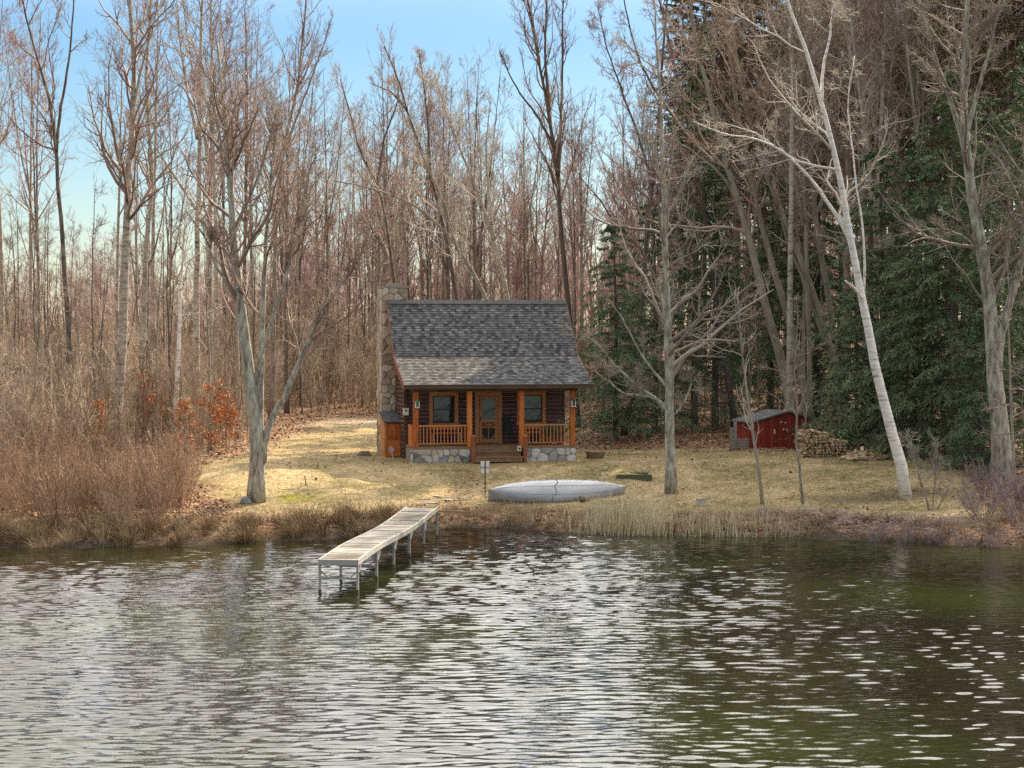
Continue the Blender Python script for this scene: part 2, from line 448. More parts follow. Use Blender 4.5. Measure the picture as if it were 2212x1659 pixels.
M['stone_grey'] = mat('stone_grey', [(.13, .14, .15), (.34, .345, .345), (.40, .345, .28), (.52, .53, .525), (.62, .62, .60)], 3, rough=.9, bump=.5, bscale=18, tone=.7, spread=.38)
M['glass'] = mat('window_glass', [(.012, .016, .018), (.03, .036, .042)], 2, rough=.03, spec=.9, bump=.25, bscale=3.5)
M['black'] = mat('black_metal', [(.012, .012, .013), (.03, .03, .032)], 6, rough=.5)
M['white_paint'] = mat('white_paint', [(.62, .61, .58), (.76, .75, .73)], 5, rough=.5)

WY = 1.85            # front wall, behind the porch
posts_x = [0.0, 1.94, 3.84, 5.72]
WX0, WX1 = -.10, 5.80
DECK = .56
# walls: pale chinking behind separate logs
def log_mesh(L, mt):
    n = 8; a = np.arange(n) * 2 * np.pi / n + np.pi / 8
    prof = [(.066 * math.cos(t), .0675 * math.sin(t)) for t in a]
    return Geo().prism(prof, 0, 0, L).mesh('log', mt, False)

fw = part('front_wall', Geo().box(WX0, WX1, WY - .022, WY + .16, .45, 2.75), M['chink'], cabin)
openings = [(.78, 1.85, 1.22, 2.45), (2.48, 3.48, DECK, 2.46), (4.04, 5.12, 1.22, 2.45)]
for i in range(15):
    zc = .60 + i * .145
    cuts = [(a, b) for (a, b, c, d) in openings if c - .02 < zc < d + .02]
    x = WX0
    for a, b in cuts + [(WX1, None)]:
        if a - x > .05:
            l = obj('log', log_mesh(a - x, M['log_wood']), fw, (x, WY + random.uniform(-.004, .004), zc))
        x = b
for (nm, xx, s) in (('left_wall', WX0, -1), ('right_wall', WX1, 1)):
    w = part(nm, Geo().box(min(xx, xx - s * .14), max(xx, xx - s * .14), WY + .165, 6.0, .0, 2.95), M['chink'], cabin)
    if s < 0:
        for i in range(19):
            zc = .12 + i * .155
            n = 8; a = np.arange(n) * 2 * np.pi / n + np.pi / 8
            prof = [(.075 * math.cos(t), .0765 * math.sin(t)) for t in a]
            me = Geo().prism(prof, 0, 0, 4.3).mesh('log', M['log_side'])
            l = obj('log', me, w, (xx - .01, WY - .12, zc), math.pi / 2)
    else:
        obj('corner_board', Geo().box(xx - .02, xx + .05, WY - .07, WY + .16, .4, 2.8).mesh('corner_board', M['dark_wood']), w)
part('back_wall', Geo().box(WX0 + .145, WX1 - .145, 5.86, 6.0, 0, 2.95), M['dark_wood'], cabin)
# gables
for (nm, xx) in (('gable', WX0 + .01), ('gable', WX1 - .15)):
    part(nm, Geo().prism([(WY + .17, 2.96), (5.98, 2.96), (5.98, 3.55), (3.9, 5.55), (1.95, 3.62)], 0, xx, xx + .14), M['red_wood'], cabin, fix=True)

# roof
RX0, RX1 = -.47, 6.36
prof_top = [(-.42, 2.77), (1.9, 3.75), (3.9, 5.76), (6.35, 3.30)]
th_ = .11
roof_poly = prof_top + [(6.27, 3.24), (3.9, 5.62), (1.94, 3.63), (-.40, 2.66)]
roof = part('roof', Geo().prism(roof_poly, 0, RX0, RX1), M['dark_wood'], cabin, fix=True)
for xx in (RX0 - .03, RX1 + .002):
    rb = [(-.43, 2.775), (1.9, 3.76), (3.9, 5.775), (6.36, 3.31), (6.26, 3.12), (3.9, 5.50), (1.97, 3.52), (-.41, 2.58)]
    obj('rake_board', Geo().prism(rb, 0, xx, xx + .028).mesh('rake_board', M['red_wood'], False, True), roof)
obj('fascia', Geo().box(RX0, RX1, -.452, -.423, 2.63, 2.755).mesh('fascia', M['dark_wood']), roof)
obj('drip_edge', Geo().box(RX0 - .02, RX1 + .02, -.475, -.30, 2.775, 2.787).mesh('drip_edge', mat('drip_edge', [(.3, .3, .3), (.42, .42, .41)], 5, rough=.4)), roof)
obj('ridge_cap', Geo().prism([(3.76, 5.655), (3.9, 5.80), (4.04, 5.655), (4.04, 5.69), (3.9, 5.84), (3.76, 5.69)][0:3] + [(4.05, 5.69), (3.9, 5.835), (3.75, 5.69)], 0, RX0, RX1).mesh('ridge_cap', M['shingle'], False, True), roof)
sh_meshes = []
rs = np.random.default_rng(3)
def shingle_geo(Gs, o, u, n, w, ln, tone):
    """o corner, u unit up-slope, n normal; laid with a raised lower edge"""
    xh = np.array([1.0, 0, 0])
    a = o + n * .022; b = o + xh * w + n * .022
    c = o + xh * w + u * ln + n * .004; d = o + u * ln + n * .004
    e = o + n * .001; f_ = o + xh * w + n * .001
    Gs.add([a, b, c, d, e, f_], [(0, 1, 2, 3), (4, 5, 1, 0)], tone)
    Gs.add([a, d, e, b, c, f_], [(0, 1, 2), (3, 5, 4)], tone)
variants = []
for wv in (.13, .165, .20):
    for tv in (.05, .3, .5, .7, .95):
        ge = Geo(); shingle_geo(ge, np.zeros(3), np.array([0, .7071, .7071]), np.array([0, -.7071, .7071]), wv - .004, .16, tv)
        variants.append((wv, ge.mesh('shingle', M['shingle'])))
field = Geo(); nsh = 0
def courses(p, q, step, single_rows):
    global nsh
    p = np.array([0, *p]); q = np.array([0, *q]); Ls = np.linalg.norm(q - p); u = (q - p) / Ls
    n = np.array([0, -u[2], u[1]]); nrow = int(Ls / step)
    for r in range(nrow):
        x = RX0 - .02 + rs.uniform(-.12, 0)
        alt = int(rs.integers(2))
        while x < RX1:
            alt = 1 - alt if rs.random() < .86 else alt
            k = int(rs.integers(3)) * 5 + (int(rs.choice([0, 1, 1, 2])) if alt else int(rs.choice([2, 3, 3, 4]))); wv, me = variants[k]
            x0 = max(x, RX0 - .015); w = min(x + wv, RX1 + .015) - x0
            o = p + u * (r * step) + np.array([x0, 0, 0]) + n * (.001 + rs.uniform(0, .005))
            if r in single_rows and abs(w - wv) < 1e-6 and nsh < 300:
                obj('shingle', me, roof, o); nsh += 1
            elif w > .03:
                tv = float(np.clip((.05, .3, .5, .7, .95)[k % 5] + rs.uniform(-.08, .08), 0, 1))
                shingle_geo(field, o, u, n, w - .004, step + .025, tv)
            x += wv
    return nrow
courses((1.9, 3.75), (3.9, 5.76), .129, range(1, 11))
courses((-.45, 2.775), (1.9, 3.75), .135, ())
tag(obj('shingles', field.mesh('shingles', M['shingle']), roof), kind='stuff')

# stones by clipped Voronoi cells
def clip(poly, p, q):
    """keep the side of the bisector nearer p"""
    m = (p + q) / 2; d = q - p; out = []
    for i in range(len(poly)):
        a, b = poly[i], poly[(i + 1) % len(poly)]
        fa, fb = np.dot(a - m, d), np.dot(b - m, d)
        if fa <= 0: out.append(a)
        if (fa < 0 < fb) or (fb < 0 < fa): out.append(a + (b - a) * fa / (fa - fb))
    return out
def stone_cells(w, h, size, rng):
    nx = max(1, round(w / size)); ny = max(1, round(h / (size * .8))); pts = []
    for j in range(ny):
        for i in range(nx):
            pts.append(((i + .5 + (.25 if j % 2 else -.25) + rng.uniform(-.42, .42)) * w / nx, (j + .5 + rng.uniform(-.42, .42)) * h / ny))
    if len(pts) > 8: pts = [p for p in pts if rng.random() > .16]
    pts = np.array(pts); cells = []
    for i, p in enumerate(pts):
        poly = [np.array(c, float) for c in ((0, 0), (w, 0), (w, h), (0, h))]
        for j, q in enumerate(pts):
            if i != j and np.linalg.norm(p - q) < size * 3.5: poly = clip(poly, p, q)
            if len(poly) < 3: break
        if len(poly) >= 3: cells.append(np.array(poly))
    return cells
def stone_face(parent, origin, uax, vax, w, h, size, m, rng):
    uax = np.array(uax, float); vax = np.array(vax, float); nrm = np.cross(uax, vax)
    for c in stone_cells(w, h, size, rng):
        ctr = c.mean(0)
        # round the corners off
        pts = []
        for i in range(len(c)):
            a, b = c[i], c[(i + 1) % len(c)]
            if np.linalg.norm(b - a) < .02: continue
            pts += [a + (b - a) * .22, a + (b - a) * .78]
        if len(pts) < 3: continue
        c = np.array(pts)
        rad = np.linalg.norm(c - ctr, axis=1).mean()
        o1 = ctr + (c - ctr) * max(.5, 1 - .011 / rad); o2 = ctr + (c - ctr) * .68
        d = rng.uniform(.035, .06); k = len(c)
        V = []
        for ring, dep in ((o1, -.01), (o1, d * .55), (o2, d)):
            for (a, b) in ring: V.append(uax * (a - ctr[0]) + vax * (b - ctr[1]) + nrm * (dep + rng.uniform(-.005, .005)))
        V.append(nrm * d * 1.05)
        ge = Geo(); fs = []
        for r in (0, 1): fs += [(r * k + i, r * k + (i + 1) % k, (r + 1) * k + (i + 1) % k, (r + 1) * k + i) for i in range(k)]
        tn = rng.uniform(0, 1)
        ge.add(V, fs, tn); ge.f.append(np.array([(2 * k + i, 2 * k + (i + 1) % k, 3 * k) for i in range(k)])); ge.t.append(np.full(k, tn))
        obj('stone', ge.mesh('stone', m), parent, np.array(origin, float) + uax * ctr[0] + vax * ctr[1])
rst = np.random.default_rng(11)
for (x0, x1) in ((-.12, 1.96), (3.92, 5.82)):
    fd = part('stone_foundation', Geo().box(x0, x1, -.10, .12, -.3, .47), M['mortar'], cabin)
    stone_face(fd, (x0, -.10, -.04), (1, 0, 0), (0, 0, 1), x1 - x0, .50, .27, M['stone_grey'], rst)
    if x0 < 0:
        stone_face(fd, (x0, .12, -.04), (0, -1, 0), (0, 0, 1), .22, .50, .22, M['stone_grey'], rst)
for xq in (WX0, WX1 - .1): part('porch_skirt', Geo().box(xq, xq + .1, .14, WY + .1, -.2, .46), M['mortar'], cabin)

ch = part('chimney', Geo().box(-.64, .32, 3.98, 5.25, -.2, 6.28), M['mortar'], cabin)
stone_face(ch, (-.64, 3.98, 0), (1, 0, 0), (0, 0, 1), .62, 3.4, .31, M['stone_tan'], rst)
stone_face(ch, (-.64, 3.98, 3.4), (1, 0, 0), (0, 0, 1), .96, 2.88, .33, M['stone_tan'], rst)
stone_face(ch, (-.64, 5.25, 0), (0, -1, 0), (0, 0, 1), 1.27, 6.28, .33, M['stone_tan'], rst)
obj('chimney_cap', Geo().box(-.68, .36, 3.94, 5.29, 6.28, 6.36).mesh('chimney_cap', M['mortar']), ch)
obj('flue', Geo().box(-.38, .06, 4.3, 4.9, 6.36, 6.46).mesh('flue', M['mortar']), ch)

# porch
part('porch_floor', Geo().box(WX0, WX1, -.06, WY, .47, DECK), M['step_wood'], cabin)
part('porch_beam', Geo().box(-.15, 5.87, -.09, .09, 2.52, 2.68), M['dark_wood'], cabin)
part('porch_ceiling', Geo().add([(WX0, -.3, 2.69), (WX1, -.3, 2.69), (WX1, WY + .1, 3.5), (WX0, WY + .1, 3.5)], [(0, 3, 2, 1)]), M['dark_wood'], cabin)
for x in posts_x:
    me = Geo().box(x - .085, x + .085, -.085, .085, DECK, 2.52)
    part('porch_post', me, M['orange_wood'], cabin)
bal = Geo().box(-.0165, .0165, -.0165, .0165, 0, .60).mesh('baluster', M['trim_wood'])
for (a, b, nb) in ((.085, 1.855, 14), (3.925, 5.635, 13)):
    r = part('porch_railing', Geo().box(a, b, -.045, .045, 1.28, 1.325), M['trim_wood'], cabin)
    obj('bottom_rail', Geo().box(a, b, -.03, .03, .65, .69).mesh('bottom_rail', M['trim_wood']), r)
    for i in range(nb):
        obj('baluster', bal, r, (a + (b - a) * (i + .6) / (nb + .2), 0, .685))
part('side_panel', Geo().box(-.12, -.06, .09, 1.0, DECK, 1.33), M['orange_wood'], cabin)
# steps
for i, (y0, z1) in enumerate(((-.35, .40), (-.65, .22))):
    part('step', Geo().box(2.02, 3.78, y0, y0 + .29, z1 - .05, z1), M['step_wood'], cabin)
    part('step_riser', Geo().box(2.04, 3.76, y0 + .04, y0 + .07, z1 - .19, z1 - .052), M['step_wood'], cabin)
part('step_riser', Geo().box(2.0, 3.80, -.085, -.062, .36, .555), M['step_wood'], cabin)
part('step_side', Geo().box(1.98, 2.01, -.62, -.07, -.1, .20).box(3.79, 3.82, -.62, -.07, -.1, .20), M['step_wood'], cabin)
for x, h in ((1.97, 1.0), (3.86, .98)):
    nw = part('newel_post', Geo().box(x - .065, x + .065, -.62, -.49, -.15, h - .06), M['red_wood'], cabin)
    obj('cap', Geo().box(x - .08, x + .08, -.635, -.475, h - .06, h - .03).box(x - .05, x + .05, -.60, -.51, h - .03, h).mesh('cap', M['trim_wood']), nw)

# windows
def window(x0, x1, z0, z1):
    t = .13; y = WY - .10
    w = part('window', Geo().box(x0, x1, y, WY + .02, z1 - t, z1).box(x0, x0 + t, y + .004, WY + .02, z0 + .09, z1 - t).box(x1 - t, x1, y + .004, WY + .02, z0 + .09, z1 - t).box(x0 - .04, x1 + .04, y - .03, WY + .02, z0, z0 + .09), M['trim_wood'], cabin)
    zm = (z0 + z1) / 2 - .02; a, b = x0 + t, x1 - t
    obj('sash', Geo().box(a, a + .04, y + .03, WY, z0 + .09, z1 - t).box(b - .04, b, y + .03, WY, z0 + .09, z1 - t).box(a + .04, b - .04, y + .03, WY, zm - .02, zm + .02).box(a + .04, b - .04, y + .03, WY, z1 - t - .04, z1 - t).box(a + .04, b - .04, y + .03, WY, z0 + .09, z0 + .13).mesh('sash', M['dark_wood']), w)
    obj('pane', Geo().box(a + .04, b - .04, y + .06, y + .07, zm + .02, z1 - t - .04).mesh('pane', M['glass']), w)
    obj('pane', Geo().box(a + .04, b - .04, y + .075, y + .085, z0 + .13, zm - .02).mesh('pane', M['glass']), w)
window(.78, 1.85, 1.22, 2.45)
window(4.04, 5.12, 1.22, 2.45)
# door
y = WY - .10; z0 = DECK
dr = part('screen_door', Geo().box(2.64, 2.74, y + .03, y + .07, z0 + .03, 2.28).box(3.22, 3.32, y + .03, y + .07, z0 + .03, 2.28).box(2.74, 3.22, y + .03, y + .07, 2.20, 2.28).box(2.74, 3.22, y + .03, y + .07, 1.34, 1.44).box(2.74, 3.22, y + .03, y + .07, z0 + .03, z0 + .15).box(2.74, 3.22, y + .032, y + .068, 1.12, 1.16).box(2.965, 2.995, y + .034, y + .066, z0 + .15, 1.12), M['trim_wood'], cabin)
obj('frame', Geo().box(2.48, 3.48, y, WY + .02, 2.32, 2.46).box(2.48, 2.62, y + .004, WY + .02, z0 + .002, 2.32).box(3.34, 3.48, y + .004, WY + .02, z0 + .002, 2.32).mesh('frame', M['trim_wood']), dr)
obj('pane', Geo().box(2.74, 3.22, y + .047, y + .055, 1.44, 2.20).mesh('pane', M['glass']), dr)
obj('panel', Geo().box(2.74, 3.22, y + .047, y + .06, 1.16, 1.34).mesh('panel', M['red_wood']), dr)
scr = mat('door_screen', [(.03, .028, .024), (.055, .05, .042)], 30, rough=.7)
for a, b in ((2.74, 2.965), (2.995, 3.22)):
    obj('screen', Geo().box(a, b, y + .05, y + .056, z0 + .15, 1.12).mesh('screen', scr), dr)
orn = [(2.98 + .13 * math.cos(t), 1.275 + .08 * math.sin(t) * -1) for t in np.linspace(0, math.pi, 9)]
obj('ornament', Geo().prism(orn, 1, y + .036, y + .046).mesh('ornament', M['trim_wood'], False, True), dr)
for sx, cx in ((1, 2.74), (-1, 3.22)):
    for sz, cz in ((-1, 2.20), (1, z0 + .15)):
        pts = [(cx, y + .04, cz + sz * .16), (cx + sx * .06, y + .04, cz + sz * .07), (cx + sx * .15, y + .04, cz)]
        obj('bracket', Geo().tube(pts, .014, 5).mesh('bracket', M['twig_pale']), dr)
obj('handle', Geo().box(2.655, 2.685, y + .0, y + .03, 1.38, 1.52).mesh('handle', M['black']), dr)

def on_cabin(x, y, z):
    c, s = math.cos(YAW), math.sin(YAW)
    return (p0[0] + x * c - y * s, p0[1] + x * s + y * c, CZ + z)

# lanterns on the porch posts
for i, (x, lab, top) in enumerate(((.03, 'small white lantern with green top on the left porch post', (.10, .32, .10)), (5.72, 'small square white lantern with dark top on the right porch post', (.12, .12, .11)))):
    t = thing('lantern', lab, 'lantern', on_cabin(x, -.09, 1.98), YAW)
    ge = Geo()
    for sx in (-.062, .062):
        for sy in (-.12, -.02): ge.box(sx - .012, sx + .012, sy - .012, sy + .012, .0, .2)
    ge.box(-.08, .08, -.14, 0, -.025, 0)
    part('frame', ge, M['white_paint'], t)
    part('glass', Geo().box(-.05, .05, -.108, -.032, .0, .2), M['glass'], t)
    part('top', Geo().add([(-.085, -.145, .2), (.085, -.145, .2), (.085, .0, .2), (-.085, .0, .2), (0, -.07, .28)], [(0, 3, 2, 1)]).add([(-.085, -.145, .2), (.085, -.145, .2), (.085, 0, .2), (-.085, 0, .2), (0, -.07, .28)], [(0, 1, 4), (1, 2, 4), (2, 3, 4), (3, 0, 4)]), mat('lantern_top', [tuple(c * .8 for c in top), top], 6), t)
t = thing('meter_box', 'white square box hung on dark log corner beside left porch post', 'box', on_cabin(-.1, WY - .1, 1.62), YAW)
part('case', Geo().box(-.1, .1, -.10, -.005, 0, .26), M['white_paint'], t)
part('dial', Geo().tube([(0, -.125, .17), (0, -.1, .17)], .035, 8), M['black'], t)
# wood bin in front of the chimney
t = thing('wood_bin', 'orange wooden bin with small shingled lid in front of the stone chimney', 'bin', on_cabin(-.39, 3.2, 0), YAW)
part('side_board', Geo().prism([(-.55, 0), (.6, 0), (.6, 1.62), (-.55, 1.32)], 0, -.36, -.31), M['trim_wood'], t, fix=True)
part('side_board', Geo().prism([(-.55, 0), (.6, 0), (.6, 1.62), (-.55, 1.32)], 0, .26, .31), M['trim_wood'], t, fix=True)
for i in range(8):
    part('plank', Geo().box(-.305, .255, -.53 + (i % 2) * .004, -.50, .06 + i * .152, .205 + i * .152), M['orange_wood'], t)
part('frame', Geo().box(-.305, -.25, -.555, -.532, .05, 1.27).box(.2, .255, -.555, -.532, .05, 1.27), M['orange_wood'], t)
part('lid', Geo().prism([(-.62, 1.31), (.62, 1.64), (.62, 1.68), (-.62, 1.35)], 0, -.40, .36), M['shingle'], t, fix=True)

# porch furniture
def bench(x, w, lab, col):
    t = thing('porch_bench', lab, 'bench', on_cabin(x, 1.35, DECK), YAW)
    part('seat', Geo().box(-w / 2, w / 2, -.22, .2, .40, .44), col, t)
    part('backrest', Geo().box(-w / 2, w / 2, .2, .24, .52, .74), col, t)
    for sx in (-1, 1):
        part('leg', Geo().box(sx * (w / 2 - .06) - .03, sx * (w / 2 - .06) + .03, -.2, -.14, 0, .40), col, t)
        part('leg', Geo().box(sx * (w / 2 - .06) - .03, sx * (w / 2 - .06) + .03, .205, .245, 0, .52), col, t)
        part('armrest', Geo().box(sx * (w / 2 - .03) - .035, sx * (w / 2 - .03) + .035, -.24, .2, .60, .63), col, t)
bench(1.30, 1.15, 'orange wooden bench behind the left porch railing under the window', M['orange_wood'])
bench(4.62, .75, 'short brown wooden bench behind the right porch railing', M['trim_wood'])
t = thing('folding_chair', 'black folded chair leaning against the log wall right of the door', 'chair', on_cabin(3.62, 1.62, DECK), YAW)
for sx in (-.12, .12):
    part('leg', Geo().tube([(sx, -.3, 0), (sx, .05, 1.0)], .014, 6), M['black'], t)
    part('leg', Geo().tube([(sx * .8, -.2, 0), (sx * .8, .02, .8)], .012, 6), M['black'], t)
part('seat', Geo().bar((0, -.16, .35), (0, -.03, .70), .2, .03), M['black'], t)
part('backrest', Geo().bar((0, -.04, .74), (0, .04, .98), .24, .03), M['black'], t)
# dark potted plants on the right rail end
rp = np.random.default_rng(4)
for i, (x, lab) in enumerate(((4.98, 'leafy dark potted plant on the porch behind right railing, nearer the window'), (5.42, 'taller dark potted plant on the porch in its right corner'))):
    t = thing('potted_plant', lab, 'plant', on_cabin(x, .6, DECK), YAW)
    part('pot', Geo().tube([(0, 0, 0), (0, 0, .06), (0, 0, .28)], [.10, .12, .16], 10), M['red_wood'], t)
    n = 40; a = rp.uniform(0, 6.28, n); el = rp.uniform(.6, 1.5, n); L_ = rp.uniform(.35, .62 + i * .15, n)
    d = np.stack([np.cos(a) * np.cos(el), np.sin(a) * np.cos(el), np.sin(el)], -1)
    P = np.array([0, 0, .26]) + d[:, None, :] * (np.linspace(0, 1, 4)[None, :, None] * L_[:, None, None])
    part('leaves', Geo().tubes(P, np.tile([.01, .022, .018, .003], (n, 1)), 3, rp.uniform(0, 1, n)), M['hemlock'], t)
t = thing('step_light', 'small white box light at the right end of top porch step', 'light', on_cabin(3.70, -.32, .40), YAW)
part('case', Geo().box(-.07, .07, -.02, .06, .0, .17), M['white_paint'], t)
part('lens', Geo().box(-.035, .035, -.03, -.021, .05, .12), M['black'], t)
# garden ornament and low plants beside the bin
t = thing('garden_pinwheel', 'small pale purple pinwheel on white stake beside the wood bin', 'ornament', on_cabin(-.62, 1.9, 0), YAW)
part('stake', Geo().tube([(0.10, 0, 0), (0, 0, .34)], .012, 6), M['white_paint'], t)
ge = Geo()
for k in range(6):
    a = k * math.pi / 3; ge.add([(0, -.02, .36), (.13 * math.cos(a), -.03, .36 + .13 * math.sin(a)), (.10 * math.cos(a + .7), -.005, .36 + .10 * math.sin(a + .7))], [(0, 1, 2)])
part('vanes', ge, mat('pale_purple', [(.42, .36, .55), (.55, .50, .66)], 8), t)

# ------------------------------------------------------------------ trees
def norm(v): return v / (np.linalg.norm(v, axis=-1, keepdims=True) + 1e-9)

def sprout(rng, P, R, Ln, count, t0, t1, ang, ratio, K=5, up=.15, wig=.18, rk=.6, rmin=.004, fall=.55, bias=None, lmin=.1, absr=None):
    """children of the branches P (N,K,3): returns P2,R2,L2"""
    N, KP, _ = P.shape
    cnt = rng.poisson(count * np.ones(N)) if np.isscalar(count) else rng.poisson(count)
    idx = np.repeat(np.arange(N), cnt); n = len(idx)
    t = rng.uniform(t0, t1, n); s = t * (KP - 1); i0 = np.minimum(s.astype(int), KP - 2); fr = s - i0
    A, B = P[idx, i0], P[idx, i0 + 1]
    base = A + (B - A) * fr[:, None]; T = norm(B - A)
    r = R[idx, i0] * (1 - fr) + R[idx, i0 + 1] * fr
    rv = rng.normal(size=(n, 3)); rv -= (rv * T).sum(1, keepdims=True) * T; rv = norm(rv)
    if bias is not None: 
        rv = rv + np.asarray(bias); rv -= (rv * T).sum(1, keepdims=True) * T; rv = norm(rv)
    a = rng.normal(ang, .16, n)
    d = norm(np.cos(a)[:, None] * T + np.sin(a)[:, None] * rv)
    L2 = np.maximum(Ln[idx] * ratio * (1 - fall * (t - t0) / (t1 - t0 + 1e-6)) * rng.uniform(.55, 1.2, n), lmin)
    P2 = np.zeros((n, K, 3)); P2[:, 0] = base
    st = (L2 / (K - 1))[:, None]
    for k in range(1, K):
        d = norm(d + np.array([0, 0, up]) + rng.normal(0, wig, (n, 3)))
        P2[:, k] = P2[:, k - 1] + d * st
    r0 = np.minimum(r * rk, L2 * .016 + rmin) if absr is None else np.full(n, absr)
    R2 = r0[:, None] * (1 - np.linspace(0, 1, K)[None, :] ** 1.2 * .8) 
    R2 = np.maximum(R2, rmin * .8)
    return P2, R2, L2

def spline(pts, K):
    pts = np.array(pts, float); d = np.r_[0, np.cumsum(np.linalg.norm(np.diff(pts, axis=0), axis=1))]
    t = np.linspace(0, d[-1], K); out = np.zeros((K, 3))
    # Catmull-Rom through the points
    n = len(pts)
    m = np.gradient(pts, d, axis=0) if n > 2 else np.tile((pts[1] - pts[0]) / d[-1], (2, 1))
    for i, tt in enumerate(t):
        k = min(np.searchsorted(d, tt, 'right') - 1, n - 2); h = d[k + 1] - d[k]; u = (tt - d[k]) / h
        out[i] = (2 * u**3 - 3 * u**2 + 1) * pts[k] + (u**3 - 2 * u**2 + u) * h * m[k] + (-2 * u**3 + 3 * u**2) * pts[k + 1] + (u**3 - u**2) * h * m[k + 1]
    return out

def tree_meshes(seed, stems, bark, twig, limbs=22, t0=.35, ang=.75, ratio=.34, up=.12, l2=9, l3=6, l4=0, rmin=.006, bias=None, K0=18, flare=1.35, wig=.18, sides=9, tip=.06):
    """stems: list of (K,3) arrays with (r0,r1); returns trunk mesh, crown mesh (local coordinates)"""
    rng = np.random.default_rng(seed)
    S = np.array([s for s, _ in stems]); K = S.shape[1]
    u = np.linspace(0, 1, K)
    R = np.array([ra + (rb - ra) * u**.85 for _, (ra, rb) in stems])
    Sj = S + rng.normal(0, .012, S.shape) * np.clip(u, 0, .2)[None, :, None] * 5
    Rf = R.copy(); Rf[:, 0] *= flare; Rf[:, 1] *= 1 + (flare - 1) * .25
    L0 = np.linalg.norm(np.diff(S, axis=1), axis=2).sum(1)
    tg = Geo().tubes(Sj, Rf, sides, cap=True)
    cg = Geo()
    P1, R1, L1 = sprout(rng, Sj, R, L0, limbs * (L0 / L0.max()), t0, .99, ang, ratio, 8, up, wig, .55, rmin, .6, bias)
    cg.tubes(P1, R1, 5, rng.uniform(0, 1, len(P1)))
    P2, R2, L2 = sprout(rng, P1, R1, L1, l2, .15, .98, .75, .42, 5, up * .8, wig * 1.1, .6, rmin, .5, None, .25)
    cg.tubes(P2, R2, 4, rng.uniform(0, 1, len(P2)))
    P3, R3, L3 = sprout(rng, P2, R2, L2, l3, .15, .98, .7, .45, 4, up * .6, wig * 1.2, .6, rmin, .4, None, .18)
    cg.tubes(P3, R3, 3, rng.uniform(0, 1, len(P3)))
    if l4:
        P4, R4, L4 = sprout(rng, P3, R3, L3, l4, .2, .98, .7, .5, 3, up * .5, wig, .7, rmin, .4, None, .14)
        cg.tubes(P4, R4, 3, rng.uniform(0, 1, len(P4)))
    return tg.mesh('trunk', bark, True), cg.mesh('crown', twig, True)

def stem(rng, H, r, lean=(0, 0), K=18, wob=.25, r1=None):
    u = np.linspace(0, 1, K)
    x = lean[0] * H * u + wob * (np.sin(u * rng.uniform(2, 5) + rng.uniform(0, 6)) - np.sin(rng.uniform(0, 0.01))) * u
    y_ = lean[1] * H * u + wob * np.sin(u * rng.uniform(2, 5) + rng.uniform(0, 6)) * u
    return np.stack([x, y_, H * u], -1), (r, r1 if r1 else max(r * .08, .012))

def place_tree(name, label, cat, loc, meshes, rz=0.0, s=1.0, group=None, sz=None):
    t = thing(name, label, cat, loc, rz, group)
    t.scale = (s, s, sz or s)
    obj('trunk', meshes[0], t); obj('crown', meshes[1], t)
    return t

# --- trees traced one by one: (name, label, category, Y, stems [(pixel path, dia0, dia1)], bark, twig, options)
def hero(name, label, cat, stems, bark, twig, seed, Y=None, group=None, **kw):
    b = stems[0][0][0]
    if Y is None:
        b3 = hit(*b); Y = b3[1]
    else:
        b3 = at(b[0], b[1], Y); b3[2] = g(b3[0], b3[1])
    sc = Y / F; out = []
    rr = np.random.default_rng(seed)
    for k, (path, d0, d1) in enumerate(stems):
        drift = rr.uniform(-.8, .8) if k else 0
        pts = [at(px, py, Y + (drift * i / len(path))) for i, (px, py) in enumerate(path)]
        if k == 0: pts[0] = b3 - np.array([0, 0, .12])
        P = spline(pts, 18) - b3
        out.append((P, (d0 * sc / 2, d1 * sc / 2)))
    tm = tree_meshes(seed, out, bark, twig, **kw)
    return place_tree(name, label, cat, b3, tm, group=group)

B = M
hero('birch_tree', 'leaning white birch with peeling bark at right edge of the lawn', 'tree',
     [([(1958, 1077), (1946, 1000), (1917, 900), (1885, 760), (1862, 640), (1842, 540), (1820, 420), (1795, 300), (1770, 210), (1742, 110), (1700, 0), (1670, -110), (1655, -200)], 27, 3),
      ([(1848, 560), (1838, 525), (1790, 440), (1745, 380), (1700, 335), (1640, 302), (1560, 288), (1500, 262)], 11, 2),
      ([(1866, 640), (1868, 560), (1862, 480), (1848, 380), (1838, 300), (1832, 220), (1845, 120)], 6, 2),
      ([(1775, 225), (1778, 150), (1792, 80), (1800, 0), (1815, -100)], 8, 2),
      ([(1872, 678), (1860, 640), (1845, 622), (1826, 607)], 8, 4)],
     B['bark_birch'], B['twig_pale'], 21, limbs=20, t0=.45, ang=.85, ratio=.26, up=.05, l2=8, l3=7, bias=(-.5, 0, 0), flare=1.1)
hero('maple_tree', 'thick pale grey forked tree rising along the right side of picture', 'tree',
     [([(2168, 1035), (2158, 900), (2145, 780), (2138, 650), (2122, 540), (2102, 440), (2090, 350), (2082, 270), (2082, 150), (2088, 40), (2096, -80), (2100, -200)], 44, 4),
      ([(2152, 800), (2160, 735), (2185, 640), (2204, 570), (2214, 480), (2216, 380), (2228, 250), (2240, 100)], 22, 4),
      ([(2090, 350), (2070, 270), (2040, 180), (2010, 90), (1985, 0), (1960, -110)], 14, 3),
      ([(2086, 290), (2112, 200), (2140, 90), (2160, 0), (2180, -120)], 12, 3),
      ([(2128, 560), (2080, 510), (2020, 495), (1970, 500), (1910, 520)], 6, 1.5)],
     B['bark_lichen'], B['twig_grey'], 22, limbs=34, t0=.3, ang=.75, ratio=.25, up=.08, l2=9, l3=7, l4=0, sides=12)
